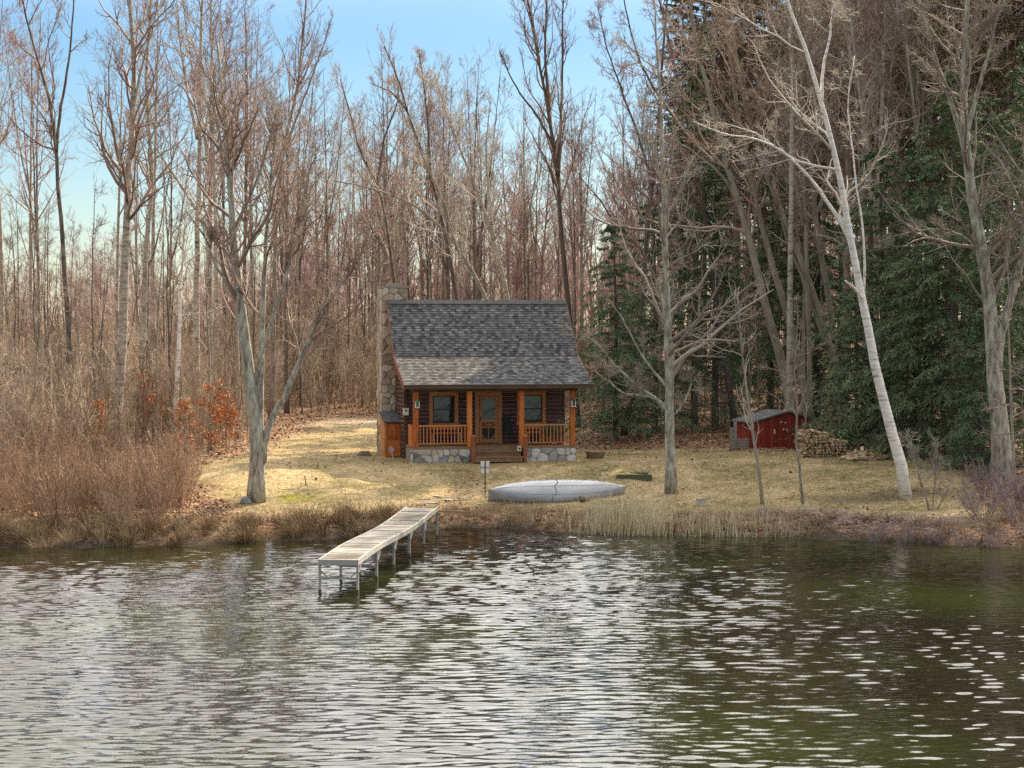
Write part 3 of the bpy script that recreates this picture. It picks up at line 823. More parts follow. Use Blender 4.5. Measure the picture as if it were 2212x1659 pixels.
hero('maple_tree', 'stout lichen-covered tree split into several stems on left bank by the lawn', 'tree',
     [([(553, 1083), (555, 1040), (555, 980), (553, 930), (545, 860), (536, 790), (524, 690), (512, 580), (503, 500), (496, 400), (490, 300), (478, 190), (470, 90)], 38, 3),
      ([(566, 1000), (572, 950), (588, 905), (612, 860), (645, 785), (690, 690), (745, 600), (800, 520), (850, 430)], 17, 2.5),
      ([(560, 960), (562, 880), (563, 790), (566, 690), (572, 570), (580, 450), (590, 330), (610, 220)], 18, 2.5),
      ([(550, 830), (572, 740), (605, 640), (640, 520), (665, 400), (680, 290)], 11, 2),
      ([(519, 650), (470, 580), (440, 510), (400, 450)], 9, 2)],
     B['bark_lichen'], B['twig_brown'], 23, limbs=34, t0=.36, ang=.62, ratio=.30, up=.17, l2=9, l3=6, rmin=.006, sides=12, flare=1.2)
hero('aspen_tree', 'tall pale aspen trunk with dark knots at far left, thickest one there', 'tree',
     [([(242, 960), (252, 880), (262, 780), (267, 650), (272, 520), (277, 400), (284, 280), (289, 180), (284, 60), (278, -60), (274, -180)], 27, 5),
      ([(286, 250), (305, 150), (330, 60), (350, -60)], 8, 2)],
     B['bark_aspen'], B['twig_brown'], 24, Y=77, limbs=30, t0=.42, ang=.8, ratio=.24, up=.12, l2=8, l3=5)
hero('aspen_tree', 'tall aspen just right of the thickest pale left trunk, curving', 'tree',
     [([(300, 960), (305, 820), (312, 640), (318, 500), (330, 400), (322, 290), (316, 180), (322, 60), (330, -80)], 17, 4)],
     B['bark_aspen'], B['twig_grey'], 25, Y=84, limbs=26, t0=.45, ang=.8, ratio=.22, up=.15, l2=8, l3=5)
hero('bare_tree', 'slender dark tree curving left near the left edge of woods', 'tree',
     [([(156, 960), (152, 820), (146, 680), (135, 520), (124, 380), (112, 250), (88, 150), (55, 30), (30, -90)], 16, 3),
      ([(120, 330), (132, 230), (150, 120), (160, 0), (170, -100)], 8, 2)],
     B['bark_grey'], B['twig_brown'], 26, Y=80, limbs=26, t0=.4, ang=.75, ratio=.24, up=.12, l2=8, l3=5)
hero('birch_tree', 'thin white birch pole standing in the brush left of the stout lichen tree', 'tree',
     [([(376, 960), (382, 860), (386, 760), (388, 660), (394, 560), (400, 470), (410, 380)], 12, 3)],
     B['bark_birch'], B['twig_pale'], 27, Y=80, limbs=12, t0=.4, ang=.8, ratio=.25, l2=7, l3=5)
hero('aspen_tree', 'straight grey aspen behind the stout lichen tree, knotted low on trunk', 'tree',
     [([(424, 960), (424, 820), (424, 680), (426, 520), (430, 380), (432, 240), (434, 100), (438, -40), (440, -160)], 18, 4),
      ([(428, 300), (405, 200), (390, 100), (380, -30)], 8, 2)],
     B['bark_aspen'], B['twig_grey'], 28, Y=86, limbs=28, t0=.4, ang=.75, ratio=.24, up=.12, l2=8, l3=5)
hero('bare_tree', 'tall slim tree reaching the frame top left of the sky gap', 'tree',
     [([(585, 930), (590, 780), (592, 620), (596, 480), (610, 340), (640, 200), (655, 80), (665, -60)], 13, 3),
      ([(620, 310), (650, 230), (690, 120), (720, 30)], 6, 1.5)],
     B['bark_grey'], B['twig_brown'], 29, Y=92, limbs=26, t0=.45, ang=.6, ratio=.24, up=.2, l2=8, l3=5)
hero('bare_tree', 'tall dark tree right behind the cabin roof, fanning at its top', 'tree',
     [([(1246, 940), (1236, 760), (1222, 600), (1210, 460), (1200, 340), (1180, 220), (1160, 110), (1140, 0), (1120, -90)], 17, 3),
      ([(1204, 380), (1212, 260), (1214, 130), (1216, 0), (1222, -100)], 8, 2),
      ([(1198, 320), (1160, 250), (1110, 180), (1080, 110)], 7, 2),
      ([(1186, 240), (1178, 120), (1182, 0), (1190, -90)], 7, 2)],
     B['bark_dark'], B['twig_brown'], 30, Y=90, limbs=30, t0=.45, ang=.55, ratio=.22, up=.25, l2=8, l3=5)
hero('bare_tree', 'pale trunk leaning left behind the middle of the cabin roof', 'tree',
     [([(1125, 930), (1112, 740), (1096, 640), (1072, 540), (1048, 460), (1015, 370), (985, 300), (960, 230), (940, 160)], 15, 2.5),
      ([(1066, 520), (1056, 420), (1050, 320), (1060, 220)], 8, 2)],
     B['bark_aspen'], B['twig_pale'], 31, Y=88, limbs=24, t0=.5, ang=.65, ratio=.22, up=.15, l2=8, l3=5)
hero('bare_tree', 'pale tree bent far over to the left above the cabin roof', 'tree',
     [([(1090, 930), (1075, 740), (1052, 650), (1010, 570), (960, 500), (905, 450), (845, 420), (770, 400), (720, 390)], 14, 2.5),
      ([(990, 540), (950, 420), (910, 330), (880, 250)], 8, 2)],
     B['bark_beech'], B['twig_pale'], 32, Y=86, limbs=24, t0=.45, ang=.75, ratio=.24, up=.12, l2=8, l3=5)
hero('bare_tree', 'dark tree leaning left behind the roof, left of the pale trunk', 'tree',
     [([(1030, 920), (1005, 760), (985, 640), (960, 500), (935, 400), (905, 310), (880, 240), (860, 170), (830, 100)], 14, 2.5),
      ([(930, 390), (925, 280), (915, 180), (905, 110)], 7, 2), ([(880, 240), (845, 200), (800, 180)], 5, 1.5)],
     B['bark_dark'], B['twig_brown'], 33, Y=92, limbs=26, t0=.45, ang=.6, ratio=.24, up=.2, l2=8, l3=5)
hero('bare_tree', 'slim dark tree above the chimney with a crooked top', 'tree',
     [([(900, 900), (870, 720), (850, 600), (835, 490), (815, 400), (780, 330), (755, 240), (735, 170)], 12, 2.5),
      ([(815, 400), (830, 300), (860, 210), (850, 130)], 6, 2)],
     B['bark_dark'], B['twig_brown'], 34, Y=94, limbs=24, t0=.45, ang=.6, ratio=.24, up=.2, l2=8, l3=5)
hero('lawn_tree', 'mottled grey tree with low spreading limbs on the lawn right of the canoe', 'tree',
     [([(1450, 1064), (1448, 980), (1446, 880), (1443, 760), (1440, 640), (1436, 500), (1432, 380), (1428, 250), (1420, 120), (1415, 0)], 25, 3),
      ([(1447, 895), (1425, 868), (1385, 840), (1340, 800), (1290, 745), (1240, 705)], 8, 1.5),
      ([(1446, 880), (1405, 858), (1350, 850), (1310, 820), (1265, 790)], 7, 1.5),
      ([(1445, 840), (1410, 800), (1370, 740), (1340, 680), (1300, 630)], 7, 1.5),
      ([(1446, 905), (1470, 880), (1492, 830), (1488, 790)], 6, 1.5)],
     B['bark_lichen'], B['twig_grey'], 35, limbs=30, t0=.22, ang=1.0, ratio=.26, up=.05, l2=9, l3=7, bias=(-.3, -.1, 0), flare=1.25)
hero('sapling', 'thin straight sapling with upswept twigs left of the red shed', 'sapling',
     [([(1648, 1090), (1640, 1020), (1627, 940), (1612, 840), (1603, 760), (1598, 690), (1594, 630)], 9, 2)],
     B['bark_beech'], B['twig_pale'], 36, limbs=26, t0=.25, ang=.6, ratio=.22, up=.25, l2=2, l3=0, flare=1.1)
hero('sapling', 'thin grey crooked sapling in front of the woodpile', 'sapling',
     [([(1735, 1088), (1728, 1020), (1720, 960), (1722, 880), (1716, 790), (1722, 700), (1720, 640)], 7, 1.5)],
     B['bark_grey'], B['twig_grey'], 37, limbs=20, t0=.3, ang=.9, ratio=.25, up=.1, l2=4, l3=2, flare=1.1)
hero('beech_tree', 'smooth grey leaning trunk rising just behind the red shed', 'tree',
     [([(1722, 945), (1705, 860), (1690, 790), (1662, 690), (1632, 570), (1602, 460), (1570, 360), (1540, 240), (1510, 120), (1490, 0), (1470, -120)], 24, 4),
      ([(1600, 450), (1560, 380), (1500, 330), (1440, 290)], 8, 2)],
     B['bark_beech'], B['twig_brown'], 38, Y=83, limbs=18, t0=.4, ang=.8, ratio=.24, up=.1, l2=9, l3=6)
hero('beech_tree', 'second smooth leaning trunk, close right of the one behind shed', 'tree',
     [([(1760, 935), (1738, 850), (1722, 760), (1695, 660), (1660, 540), (1635, 440), (1612, 340), (1590, 220), (1575, 100), (1560, -20), (1550, -130)], 20, 4)],
     B['bark_beech'], B['twig_brown'], 39, Y=84.5, limbs=18, t0=.45, ang=.8, ratio=.24, up=.1, l2=9, l3=6)
hero('beech_tree', 'leaning trunk above the woodpile with a low left fork', 'tree',
     [([(1822, 900), (1805, 800), (1785, 720), (1752, 620), (1720, 540), (1690, 460), (1655, 380), (1625, 290), (1600, 180), (1580, 60), (1565, -80)], 19, 4),
      ([(1790, 750), (1765, 690), (1735, 600), (1700, 520), (1680, 400), (1690, 280)], 12, 3)],
     B['bark_beech'], B['twig_brown'], 40, Y=84, limbs=28, t0=.45, ang=.8, ratio=.24, up=.1, l2=9, l3=6)
hero('beech_tree', 'upright grey trunk between the woodpile and the white birch', 'tree',
     [([(1816, 940), (1806, 800), (1795, 680), (1775, 560), (1760, 460), (1755, 350), (1740, 230), (1730, 110), (1720, -20), (1715, -140)], 18, 4)],
     B['bark_beech'], B['twig_grey'], 41, Y=86, limbs=28, t0=.4, ang=.8, ratio=.22, up=.1, l2=9, l3=6)
hero('bare_tree', 'tall grey tree close behind the upper part of the white birch', 'tree',
     [([(1925, 960), (1912, 800), (1905, 660), (1893, 520), (1880, 400), (1868, 280), (1850, 150), (1835, 20), (1825, -120)], 14, 4)],
     B['bark_grey'], B['twig_grey'], 42, Y=80, limbs=34, t0=.3, ang=.8, ratio=.22, up=.1, l2=9, l3=6)
hero('bare_tree', 'dark purple-twigged tree over the cabin\'s right roof corner', 'tree',
     [([(1345, 950), (1372, 800), (1388, 640), (1398, 500), (1412, 380), (1422, 260), (1430, 140), (1440, 0), (1450, -120)], 15, 3),
      ([(1410, 400), (1380, 300), (1345, 200), (1310, 100), (1290, 10)], 7, 2)],
     B['bark_dark'], B['twig_purple'], 43, Y=86, limbs=24, t0=.35, ang=.85, ratio=.24, up=.08, l2=10, l3=7)
hero('bare_tree', 'dark leaning tree with dense twigs right of the sky gap', 'tree',
     [([(1590, 930), (1570, 800), (1545, 640), (1525, 480), (1500, 340), (1475, 220), (1450, 110), (1425, 0), (1405, -110)], 15, 3),
      ([(1500, 340), (1460, 260), (1400, 170), (1360, 60), (1340, -60)], 8, 2)],
     B['bark_dark'], B['twig_purple'], 44, Y=88, limbs=26, t0=.35, ang=.8, ratio=.24, up=.1, l2=10, l3=7)
hero('dead_sapling', 'slim pale bare conifer pole beside the thick forked tree at right', 'tree',
     [([(2192, 1030), (2186, 900), (2180, 760), (2178, 620), (2172, 500)], 8, 2)],
     B['bark_grey'], B['twig_grey'], 45, Y=67.5, limbs=26, t0=.12, ang=1.35, ratio=.28, up=-.02, l2=6, l3=4)

# --- generic bare trees, a few shapes shared by many copies
def generic(seed, H, r, bark, twig, fork=0, lean=(0, 0), **kw):
    rng = np.random.default_rng(seed)
    st = [stem(rng, H, r, lean)]
    main = st[0][0]
    for k in range(fork):
        i = rng.integers(6, 11); b = main[i]; a = rng.uniform(0, 6.28); out = rng.uniform(.1, .22) * H * (1 - i / 18)
        u = np.linspace(0, 1, 18); h2 = (H - b[2]) * rng.uniform(.8, 1.0)
        P = b + np.stack([np.cos(a) * out * u**.7, np.sin(a) * out * u**.7, h2 * u], -1)
        st.append((P, (r * (1 - i / 22) * .75, r * .07)))
    return tree_meshes(seed, st, bark, twig, **kw)
kinds = [generic(101, 21, .14, M['bark_dark'], M['twig_brown'], 2, limbs=20, t0=.4, ang=.7, ratio=.29, up=.14, l2=7, l3=4, rmin=.008, sides=7),
         generic(102, 23, .16, M['bark_grey'], M['twig_brown'], 1, limbs=26, t0=.38, ang=.8, ratio=.26, up=.12, l2=7, l3=4, rmin=.008, sides=7),
         generic(103, 19, .11, M['bark_dark'], M['twig_purple'], 1, limbs=24, t0=.35, ang=.75, ratio=.27, up=.12, l2=7, l3=4, rmin=.008, sides=7),
         generic(104, 22, .15, M['bark_aspen'], M['twig_grey'], 0, limbs=26, t0=.45, ang=.85, ratio=.24, up=.12, l2=7, l3=4, rmin=.008, sides=7),
         generic(105, 17, .10, M['bark_grey'], M['twig_purple'], 2, limbs=20, t0=.3, ang=.6, ratio=.24, up=.18, l2=8, l3=5, rmin=.008, sides=7),
         generic(106, 20, .12, M['bark_beech'], M['twig_grey'], 1, (-.1, 0), limbs=22, t0=.4, ang=.65, ratio=.22, up=.18, l2=8, l3=5, rmin=.008, sides=7)]
poles = [generic(111, 8.5, .045, M['bark_grey'], M['twig_pale'], 0, limbs=16, t0=.3, ang=.7, ratio=.2, l2=4, l3=2, rmin=.006, sides=5),
         generic(112, 7, .038, M['bark_beech'], M['brush_tan'], 0, limbs=18, t0=.2, ang=.8, ratio=.25, l2=5, l3=3, rmin=.006, sides=5),
         generic(113, 10, .055, M['bark_dark'], M['twig_brown'], 1, limbs=18, t0=.25, ang=.7, ratio=.22, l2=5, l3=3, rmin=.006, sides=5)]
looks = ['dark', 'grey', 'dark thin', 'pale barked', 'thin grey', 'smooth grey']
rt = np.random.default_rng(77)
taken = [(-9, 67, 3)]
def scatter(n, xr, yr, sep, reject=None):
    out = []
    for _ in range(n * 60):
        if len(out) >= n: break
        y_ = rt.uniform(*yr); x = rt.uniform(*xr) * (y_ / 85.0)
        if any((x - a)**2 + (y_ - b)**2 < (sep)**2 for a, b in out): continue
        if reject and reject(x, y_): continue
        out.append((x, y_))
    return out
def reg(n, xr, yr, sep, where, grp, ks, reject=None, smin=.8, smax=1.15, poles_=False):
    for (x, y_) in scatter(n, xr, yr, sep, reject):
        k = int(rt.choice(ks)); s = rt.uniform(smin, smax)
        if poles_:
            place_tree('sapling', 'thin bare sapling among many in ' + where, 'sapling', (x, y_, g(x, y_) - .05), poles[k], rt.uniform(0, 6.28), s, grp)
        else:
            place_tree('bare_tree', looks[k] + ' bare tree among many in ' + where, 'tree', (x, y_, g(x, y_) - .08), kinds[k], rt.uniform(0, 6.28), s, grp + ', ' + looks[k] + ' ones')
notlawn = lambda x, y_: (-9.6 < x < -2.0 and y_ < 97)
def shades_lawn(x, y_, H=19):
    """would a tree here throw its crown's shade on the sunny left lawn?"""
    for t in np.arange(5, H / .72, 1.0):
        a, b = x - .5 * t, y_ - .866 * t
        if -9.5 < a < -2.0 and 66 < b < 90: return True
    return False
reg(16, (11, 21), (80.5, 90), 1.6, 'the trees behind the white birch', 'bare trees behind the white birch', [1, 3, 4, 5], None, .95, 1.2)
reg(17, (-23, -9.5), (74, 118), 2.0, 'the woods on the left', 'bare trees in the left woods', [0, 1, 2, 3, 4], lambda x, y_: y_ < 80 and x > -13.5 or notlawn(x, y_), .78, 1.12)
reg(56, (-9.5, 6.5), (98, 140), 1.7, 'the woods behind the cabin', 'bare trees behind the cabin', [0, 1, 2, 4, 5], lambda x, y_: shades_lawn(x, y_, 16), .62, .88)
reg(14, (-3, 6.5), (87, 98), 1.8, 'the woods close behind the cabin', 'bare trees close behind the cabin', [0, 2, 4, 5], lambda x, y_: shades_lawn(x, y_, 14), .55, .8)
reg(34, (6, 25), (88, 125), 1.8, 'the dark woods on the right', 'bare trees in the right woods', [0, 1, 2, 5], lambda x, y_: shades_lawn(x, y_, 20), .9, 1.2)
reg(32, (-23, -10.5), (72, 100), 1.3, 'the brush on the left', 'saplings in the left brush', [0, 1, 2], lambda x, y_: notlawn(x, y_) or (y_ < 76 and x > -13), .8, 1.2, True)
reg(46, (-9, 6), (97.5, 118), 1.2, 'the woods behind the lawn', 'saplings behind the lawn', [0, 1, 2], None, .7, 1.1, True)
reg(16, (6, 20), (83, 105), 1.3, 'the woods behind the shed', 'saplings behind the shed', [1, 2], None, .7, 1.1, True)

# --- evergreens
def conifer(seed, H, rbase, spread, needle, bark, clear=.08, nb=120, droop=-.25, side=26, leaf=(.06, .14), gap=0.0, topw=.12):
    rng = np.random.default_rng(seed)
    S, rr = stem(rng, H, rbase, (0, 0), 14, .08)
    tg = Geo().tubes(S[None], np.linspace(rr[0], .02, 14)[None], 8, cap=True)
    z = np.sort(rng.uniform(clear, .985, nb)); a = np.arange(nb) * 2.399 + rng.uniform(-.5, .5, nb)
    Lb = spread * (topw + (1 - topw) * (1 - (z - clear) / (1 - clear)) ** .8) * rng.uniform(.55, 1.15, nb)
    K = 7; u = np.linspace(0, 1, K)
    base = np.stack([np.interp(z * H, S[:, 2], S[:, 0]), np.interp(z * H, S[:, 2], S[:, 1]), z * H], -1)
    d = np.stack([np.cos(a), np.sin(a)], -1)
    P = np.zeros((nb, K, 3))
    P[:, :, :2] = base[:, None, :2] + d[:, None, :] * (Lb[:, None] * u)[:, :, None]
    P[:, :, 2] = base[:, None, 2] + Lb[:, None] * (.22 * u + droop * 1.6 * u**2)[None, :] + rng.normal(0, .05, (nb, K)) * u
    R = np.maximum(.035 * (1 - u)[None, :] * (Lb / spread)[:, None], .006)
    tg.tubes(P, R, 4)
    # side twigs with flat sprays of needles
    n = nb * side; i = np.repeat(np.arange(nb), side); t = rng.uniform(.12, 1.0, n)
    if gap: 
        keep = rng.random(n) > gap; i = i[keep]; t = t[keep]; n = len(i)
    s = t * (K - 1); k0 = np.minimum(s.astype(int), K - 2); fr = (s - k0)[:, None]
    b0 = P[i, k0] * (1 - fr) + P[i, k0 + 1] * fr; T = norm(P[i, k0 + 1] - P[i, k0])
    sd = norm(np.cross(T, [0, 0, 1.0])) * rng.choice([-1, 1], n)[:, None]
    dirv = norm(T * .55 + sd * rng.uniform(.3, 1.0, n)[:, None] + np.stack([np.zeros(n), np.zeros(n), rng.normal(-.25, .22, n)], -1))
    ln = rng.uniform(.35, 1.0, n) * np.clip(Lb[i] * .34 * (1.15 - t * .7), .15, .75)
    fg = Geo()
    m = 12
    for q in range(m):
        uu = (q + rng.uniform(.1, .9, n)) / m
        p = b0 + dirv * (ln * uu)[:, None] + np.array([0, 0, -.10]) * (uu**2 * ln)[:, None]
        l = rng.uniform(*leaf, n); w = l * rng.uniform(.13, .21, n)
        dd = norm(dirv + rng.normal(0, .38, (n, 3)) + np.array([0, 0, -.15])); nn = norm(np.cross(dd, rng.normal(0, .5, (n, 3)) + np.array([0, 0, 1.0])))
        V = np.stack([p, p + dd * (l * .5)[:, None] + nn * w[:, None], p + dd * l[:, None], p + dd * (l * .5)[:, None] - nn * w[:, None]], 1).reshape(-1, 3)
        fg.add(V, np.arange(4 * n).reshape(-1, 4), np.repeat(np.clip(rng.normal(.5, .2, nb), 0, 1)[i] * .6 + rng.uniform(0, .4, n), 1))
    return tg.mesh('trunk', bark), fg.mesh('crown', needle)
hem = [conifer(201, 11, .16, 3.5, M['hemlock'], M['bark_dark'], .05, 150, -.22, 34),
       conifer(202, 14, .2, 3.9, M['hemlock'], M['bark_dark'], .06, 170, -.25, 36),
       conifer(203, 6, .09, 2.2, M['hemlock'], M['bark_dark'], .04, 95, -.2, 28)]
pines = [conifer(211, 25, .2, 3.6, M['pine_brown'], M['bark_dark'], .33, 150, -.04, 30, (.10, .22), .0, .25),
         conifer(212, 27, .22, 3.4, M['pine_brown'], M['bark_dark'], .38, 140, .0, 30, (.10, .22), .0, .3)]
dpine = [conifer(213, 22, .2, 3.2, M['hemlock'], M['bark_dark'], .2, 130, -.15, 22, (.10, .22), .1, .2)]
def ev(name, label, px, Y, ms, s, rz, group=None, dz=0):
    x = (px - 1106) / F * Y
    place_tree(name, label, 'tree', (x, Y, g(x, Y) - .1 + dz), ms, rz, s, group)
ev('hemlock_tree', 'dark green hemlock filling the bank right of the white birch, tallest there', 2060, 73.5, hem[1], 1.0, .3)
ev('hemlock_tree', 'dark green hemlock behind the foot of the white birch', 1905, 77, hem[0], 1.05, 1.7)
ev('hemlock_tree', 'hemlock at right edge behind the thick forked tree', 2225, 72, hem[1], 1.05, 2.6)
ev('hemlock_tree', 'low young hemlock above the end of the woodpile', 1850, 79.5, hem[2], 1.0, 4.1)
ev('hemlock_tree', 'hemlock between the white birch and the tallest hemlock', 1985, 79, hem[1], .82, 5.2)
ev('hemlock_tree', 'small drooping hemlock on the bank under the thick forked tree', 2120, 69.8, hem[2], .9, .9)
ev('hemlock_tree', 'hemlock with low boughs just right of the birch foot, nearest the lawn', 1990, 74.5, hem[0], .8, 3.7)
ev('hemlock_tree', 'hemlock crowding between the tallest hemlock and the thick forked tree', 2120, 76.5, hem[1], .95, 4.4)
ev('hemlock_tree', 'green hemlock close to the right gable of the cabin', 1330, 84, hem[0], .82, 2.0)
ev('hemlock_tree', 'narrow green hemlock just right of the lawn tree trunk', 1415, 88, hem[0], .9, 3.3)
ev('hemlock_tree', 'tall dark evergreen standing in the gap between cabin and lawn tree', 1500, 89, dpine[0], .8, .7)
ev('hemlock_tree', 'dark hemlock in the woods left of the red shed', 1545, 90, hem[1], .85, .4)
ev('hemlock_tree', 'dark hemlock deep behind the leaning grey trunks', 1665, 93, hem[1], .9, 1.4)
ev('hemlock_tree', 'dark hemlock behind the trunk between woodpile and birch', 1765, 92, hem[1], .9, 2.9)
rv = np.random.default_rng(31)
for k, (px, Y) in enumerate([(1520, 122), (1590, 114), (1650, 120), (1705, 113), (1765, 118), (1820, 112), (1880, 103), (1945, 99), (2010, 92), (2080, 93), (2150, 87), (2215, 91), (2290, 88), (1555, 130), (1675, 127), (1850, 122), (2020, 104), (2180, 103), (2330, 97), (1615, 134), (2110, 82), (2240, 80), (1740, 131), (1930, 115), (1470, 133)]):
    if k % 6 == 3: ev('tall_pine', 'tall dark evergreen among the brownish pines at upper right', px, Y, dpine[0], rv.uniform(.7, .85), rv.uniform(0, 6), 'dark evergreens at upper right')
    else: ev('tall_pine', 'tall brownish pine among the crowded pines at upper right', px, Y, pines[k % 2], rv.uniform(.92, 1.12), rv.uniform(0, 6), 'brownish pines at upper right')

# --- far wood: one mass of twiggy trees beyond those one can count
def far_wood():
    rng = np.random.default_rng(55); ge = Geo()
    tm = []
    for s in range(4):
        r2 = np.random.default_rng(300 + s)
        S, rr = stem(r2, 15, .13, (0, 0), 8, .4)
        Sx = S[None]; R0 = np.linspace(.13, .02, 8)[None]; L0 = np.array([15.0])
        P1, R1, L1 = sprout(r2, Sx, R0, L0, 24, .2, .98, .65, .26, 5, .15, .15, .6, .016)
        P2, R2, L2 = sprout(r2, P1, R1, L1, 6, .15, 1, .7, .45, 3, .1, .18, .6, .013, lmin=.4)
        P3, R3, L3 = sprout(r2, P2, R2, L2, 3, .15, 1, .7, .6, 2, .1, .18, .7, .012, lmin=.4)
        tm.append([tubes(Sx, R0, 5), tubes(P1, R1, 3), tubes(P2, R2, 3), tubes(P3, R3, 3)])
    for k in range(760):
        y_ = 122 + 210 * rng.random() ** 1.3; x = rng.uniform(-.30, .16 if y_ < 170 else .30) * y_
        s = rng.uniform(.5, 1.05) * np.interp(x / y_, [-.3, -.16, -.06, .1, .3], [.6, .62, .95, 1.0, 1.0]); a = rng.uniform(0, 6.28)
        Rm = np.array([[math.cos(a), -math.sin(a), 0], [math.sin(a), math.cos(a), 0], [0, 0, 1]])
        tn = rng.uniform(0, 1)
        for V, Fa in tm[k % 4]:
            ge.add((V * s) @ Rm.T + np.array([x, y_, g(x, y_) - .1]), Fa, tn)
    return ge
tag(obj('distant_woods', far_wood().mesh('distant_woods', M['twig_purple'])), 'hazy mass of bare twiggy trees far behind the clearing', 'woods', kind='stuff')

# --- undergrowth thicket
def thicket():
    rng = np.random.default_rng(66); ge = Geo(); tm = []
    for s in range(5):
        r2 = np.random.default_rng(400 + s); n = 4
        st = np.array([stem(r2, r2.uniform(1.6, 4.2), .02, (r2.uniform(-.15, .15), r2.uniform(-.15, .15)), 6, .15)[0] + np.array([r2.uniform(-.5, .5), r2.uniform(-.5, .5), 0]) for _ in range(n)])
        R0 = np.tile(np.linspace(.020, .008, 6), (n, 1)); L0 = np.linalg.norm(st[:, -1] - st[:, 0], axis=1)
        P1, R1, L1 = sprout(r2, st, R0, L0, 11, .12, .98, .75, .32, 4, .12, .2, .7, .008)
        P2, R2, L2 = sprout(r2, P1, R1, L1, 4, .15, 1, .7, .5, 3, .1, .2, .7, .007, lmin=.2)
        tm.append([tubes(st, R0, 4), tubes(P1, R1, 3), tubes(P2, R2, 3)])
    spots = []
    while len(spots) < 760:
        c = rng.random()
        if c < .42: y_ = rng.uniform(68, 108); x = rng.uniform(-.27, -.125) * y_
        elif c < .62: y_ = rng.uniform(106, 140); x = rng.uniform(-.28, -.08) * y_
        elif c < .90: y_ = rng.uniform(97.5, 128); x = rng.uniform(-.125, .06) * y_
        else: y_ = rng.uniform(86, 112); x = rng.uniform(.05, .24) * y_
        if notlawn(x, y_) or (x > -13.2 and y_ < 76 and x < 0): continue
        spots.append((x, y_))
    for k, (x, y_) in enumerate(spots):
        s = rng.uniform(.6, 1.25) * (1.3 if y_ > 105 else 1); a = rng.uniform(0, 6.28)
        Rm = np.array([[math.cos(a), -math.sin(a), 0], [math.sin(a), math.cos(a), 0], [0, 0, 1]])
        tn = rng.uniform(0, 1)
        for V, Fa in tm[k % 5]:
            ge.add((V * s) @ Rm.T + np.array([x, y_, g(x, y_) - .05]), Fa, tn)
    return ge
tag(obj('undergrowth', thicket().mesh('undergrowth', M['brush_tan'])), 'tan thicket of thin stems filling the floor of woods', 'undergrowth', kind='stuff')

# --- shrubs on the banks
def shrub(seed, m, n=46, h=(1.1, 2.1), sp=.55, tw=7, tl=3, rmin=.005, lean=(0, 0)):
    rng = np.random.default_rng(seed)
    a = rng.uniform(0, 6.28, n); ra = rng.uniform(0, .45, n); K = 5
    base = np.stack([np.cos(a) * ra, np.sin(a) * ra, np.full(n, -.05)], -1); L0 = rng.uniform(*h, n)
    d = norm(np.stack([np.cos(a) * rng.uniform(.05, sp, n) + lean[0], np.sin(a) * rng.uniform(.05, sp, n) + lean[1], np.ones(n)], -1))
    P = np.zeros((n, K, 3)); P[:, 0] = base
    for k in range(1, K):
        d = norm(d + rng.normal(0, .08, (n, 3)) + np.array([0, 0, .03])); P[:, k] = P[:, k - 1] + d * (L0 / (K - 1))[:, None]
    R = np.tile(np.linspace(.011, .005, K), (n, 1))
    ge = Geo().tubes(P, R, 3, rng.uniform(0, 1, n))
    P1, R1, L1 = sprout(rng, P, R, L0, tw, .25, .98, .55, .3, 4, .1, .16, .8, rmin)
    ge.tubes(P1, R1, 3, rng.uniform(0, 1, len(P1)))
    P2, R2, L2 = sprout(rng, P1, R1, L1, tl, .2, 1, .5, .45, 3, .08, .16, .8, rmin, lmin=.1)
    ge.tubes(P2, R2, 3, rng.uniform(0, 1, len(P2)))
    return ge.mesh('shrub', m)
sr = [shrub(s, M['brush_red'], 46, (1.2, 2.6), lean=(-.1, -.05)) for s in (501, 502, 503)]
sm_ = [shrub(s, M['brush_mauve'], 34, (.9, 1.7), .7, 7, 4) for s in (511, 512)]
rb = np.random.default_rng(90)
def put_shrub(me, x, y_, s, lab, grp):
    o = obj('shrub', me, None, (x, y_, g(x, y_)), rb.uniform(-.6, .6)); o.scale = (s, s, s * rb.uniform(.85, 1.1))
    return tag(o, lab, 'shrub', grp)
cnt = 0
for k in range(400):
    if cnt >= 34: break
    y_ = rb.uniform(60.6, 69.5); x = rb.uniform(-17.5, -9.2)
    d = y_ - float(np.interp(x, _sx, _sy))
    if d < 1.4 or x > -11.4 + (y_ - 62) * -.12 + 1.6: continue
    put_shrub(sr[cnt % 3], x, y_, rb.uniform(.6, 1.0), 'reddish bare shrub in the thicket on the left bank', 'reddish shrubs on the left bank'); cnt += 1
for k in range(13):
    x = rb.uniform(13.6, 18.0); y_ = rb.uniform(60.4, 65.5)
    put_shrub(sm_[k % 2], x, y_, rb.uniform(.55, .95), 'mauve-grey bare shrub on the right bank by the water', 'mauve shrubs on the right bank')
for k in range(5):
    x = 10.6 + k * .75; y_ = float(np.interp(x, _sx, _sy)) - .15
    o = put_shrub(sm_[k % 2], x, y_, .42, 'low bare twigs standing in water at the right shore', 'low twigs in the water at right'); o.location.z = -.1
hero('bare_bush', 'forked grey bare bush on the bank right of the birch', 'shrub',
     [([(2010, 1120), (2000, 1080), (1990, 1040), (1975, 990), (1960, 950)], 5, 1.2), ([(2012, 1120), (2018, 1060), (2022, 1010), (2025, 960)], 4, 1.2), ([(2014, 1120), (2040, 1070), (2060, 1030)], 4, 1.2)],
     M['bark_grey'], M['twig_grey'], 61, Y=64.0, limbs=16, t0=.3, ang=.6, ratio=.4, l2=6, l3=3, flare=1.0)

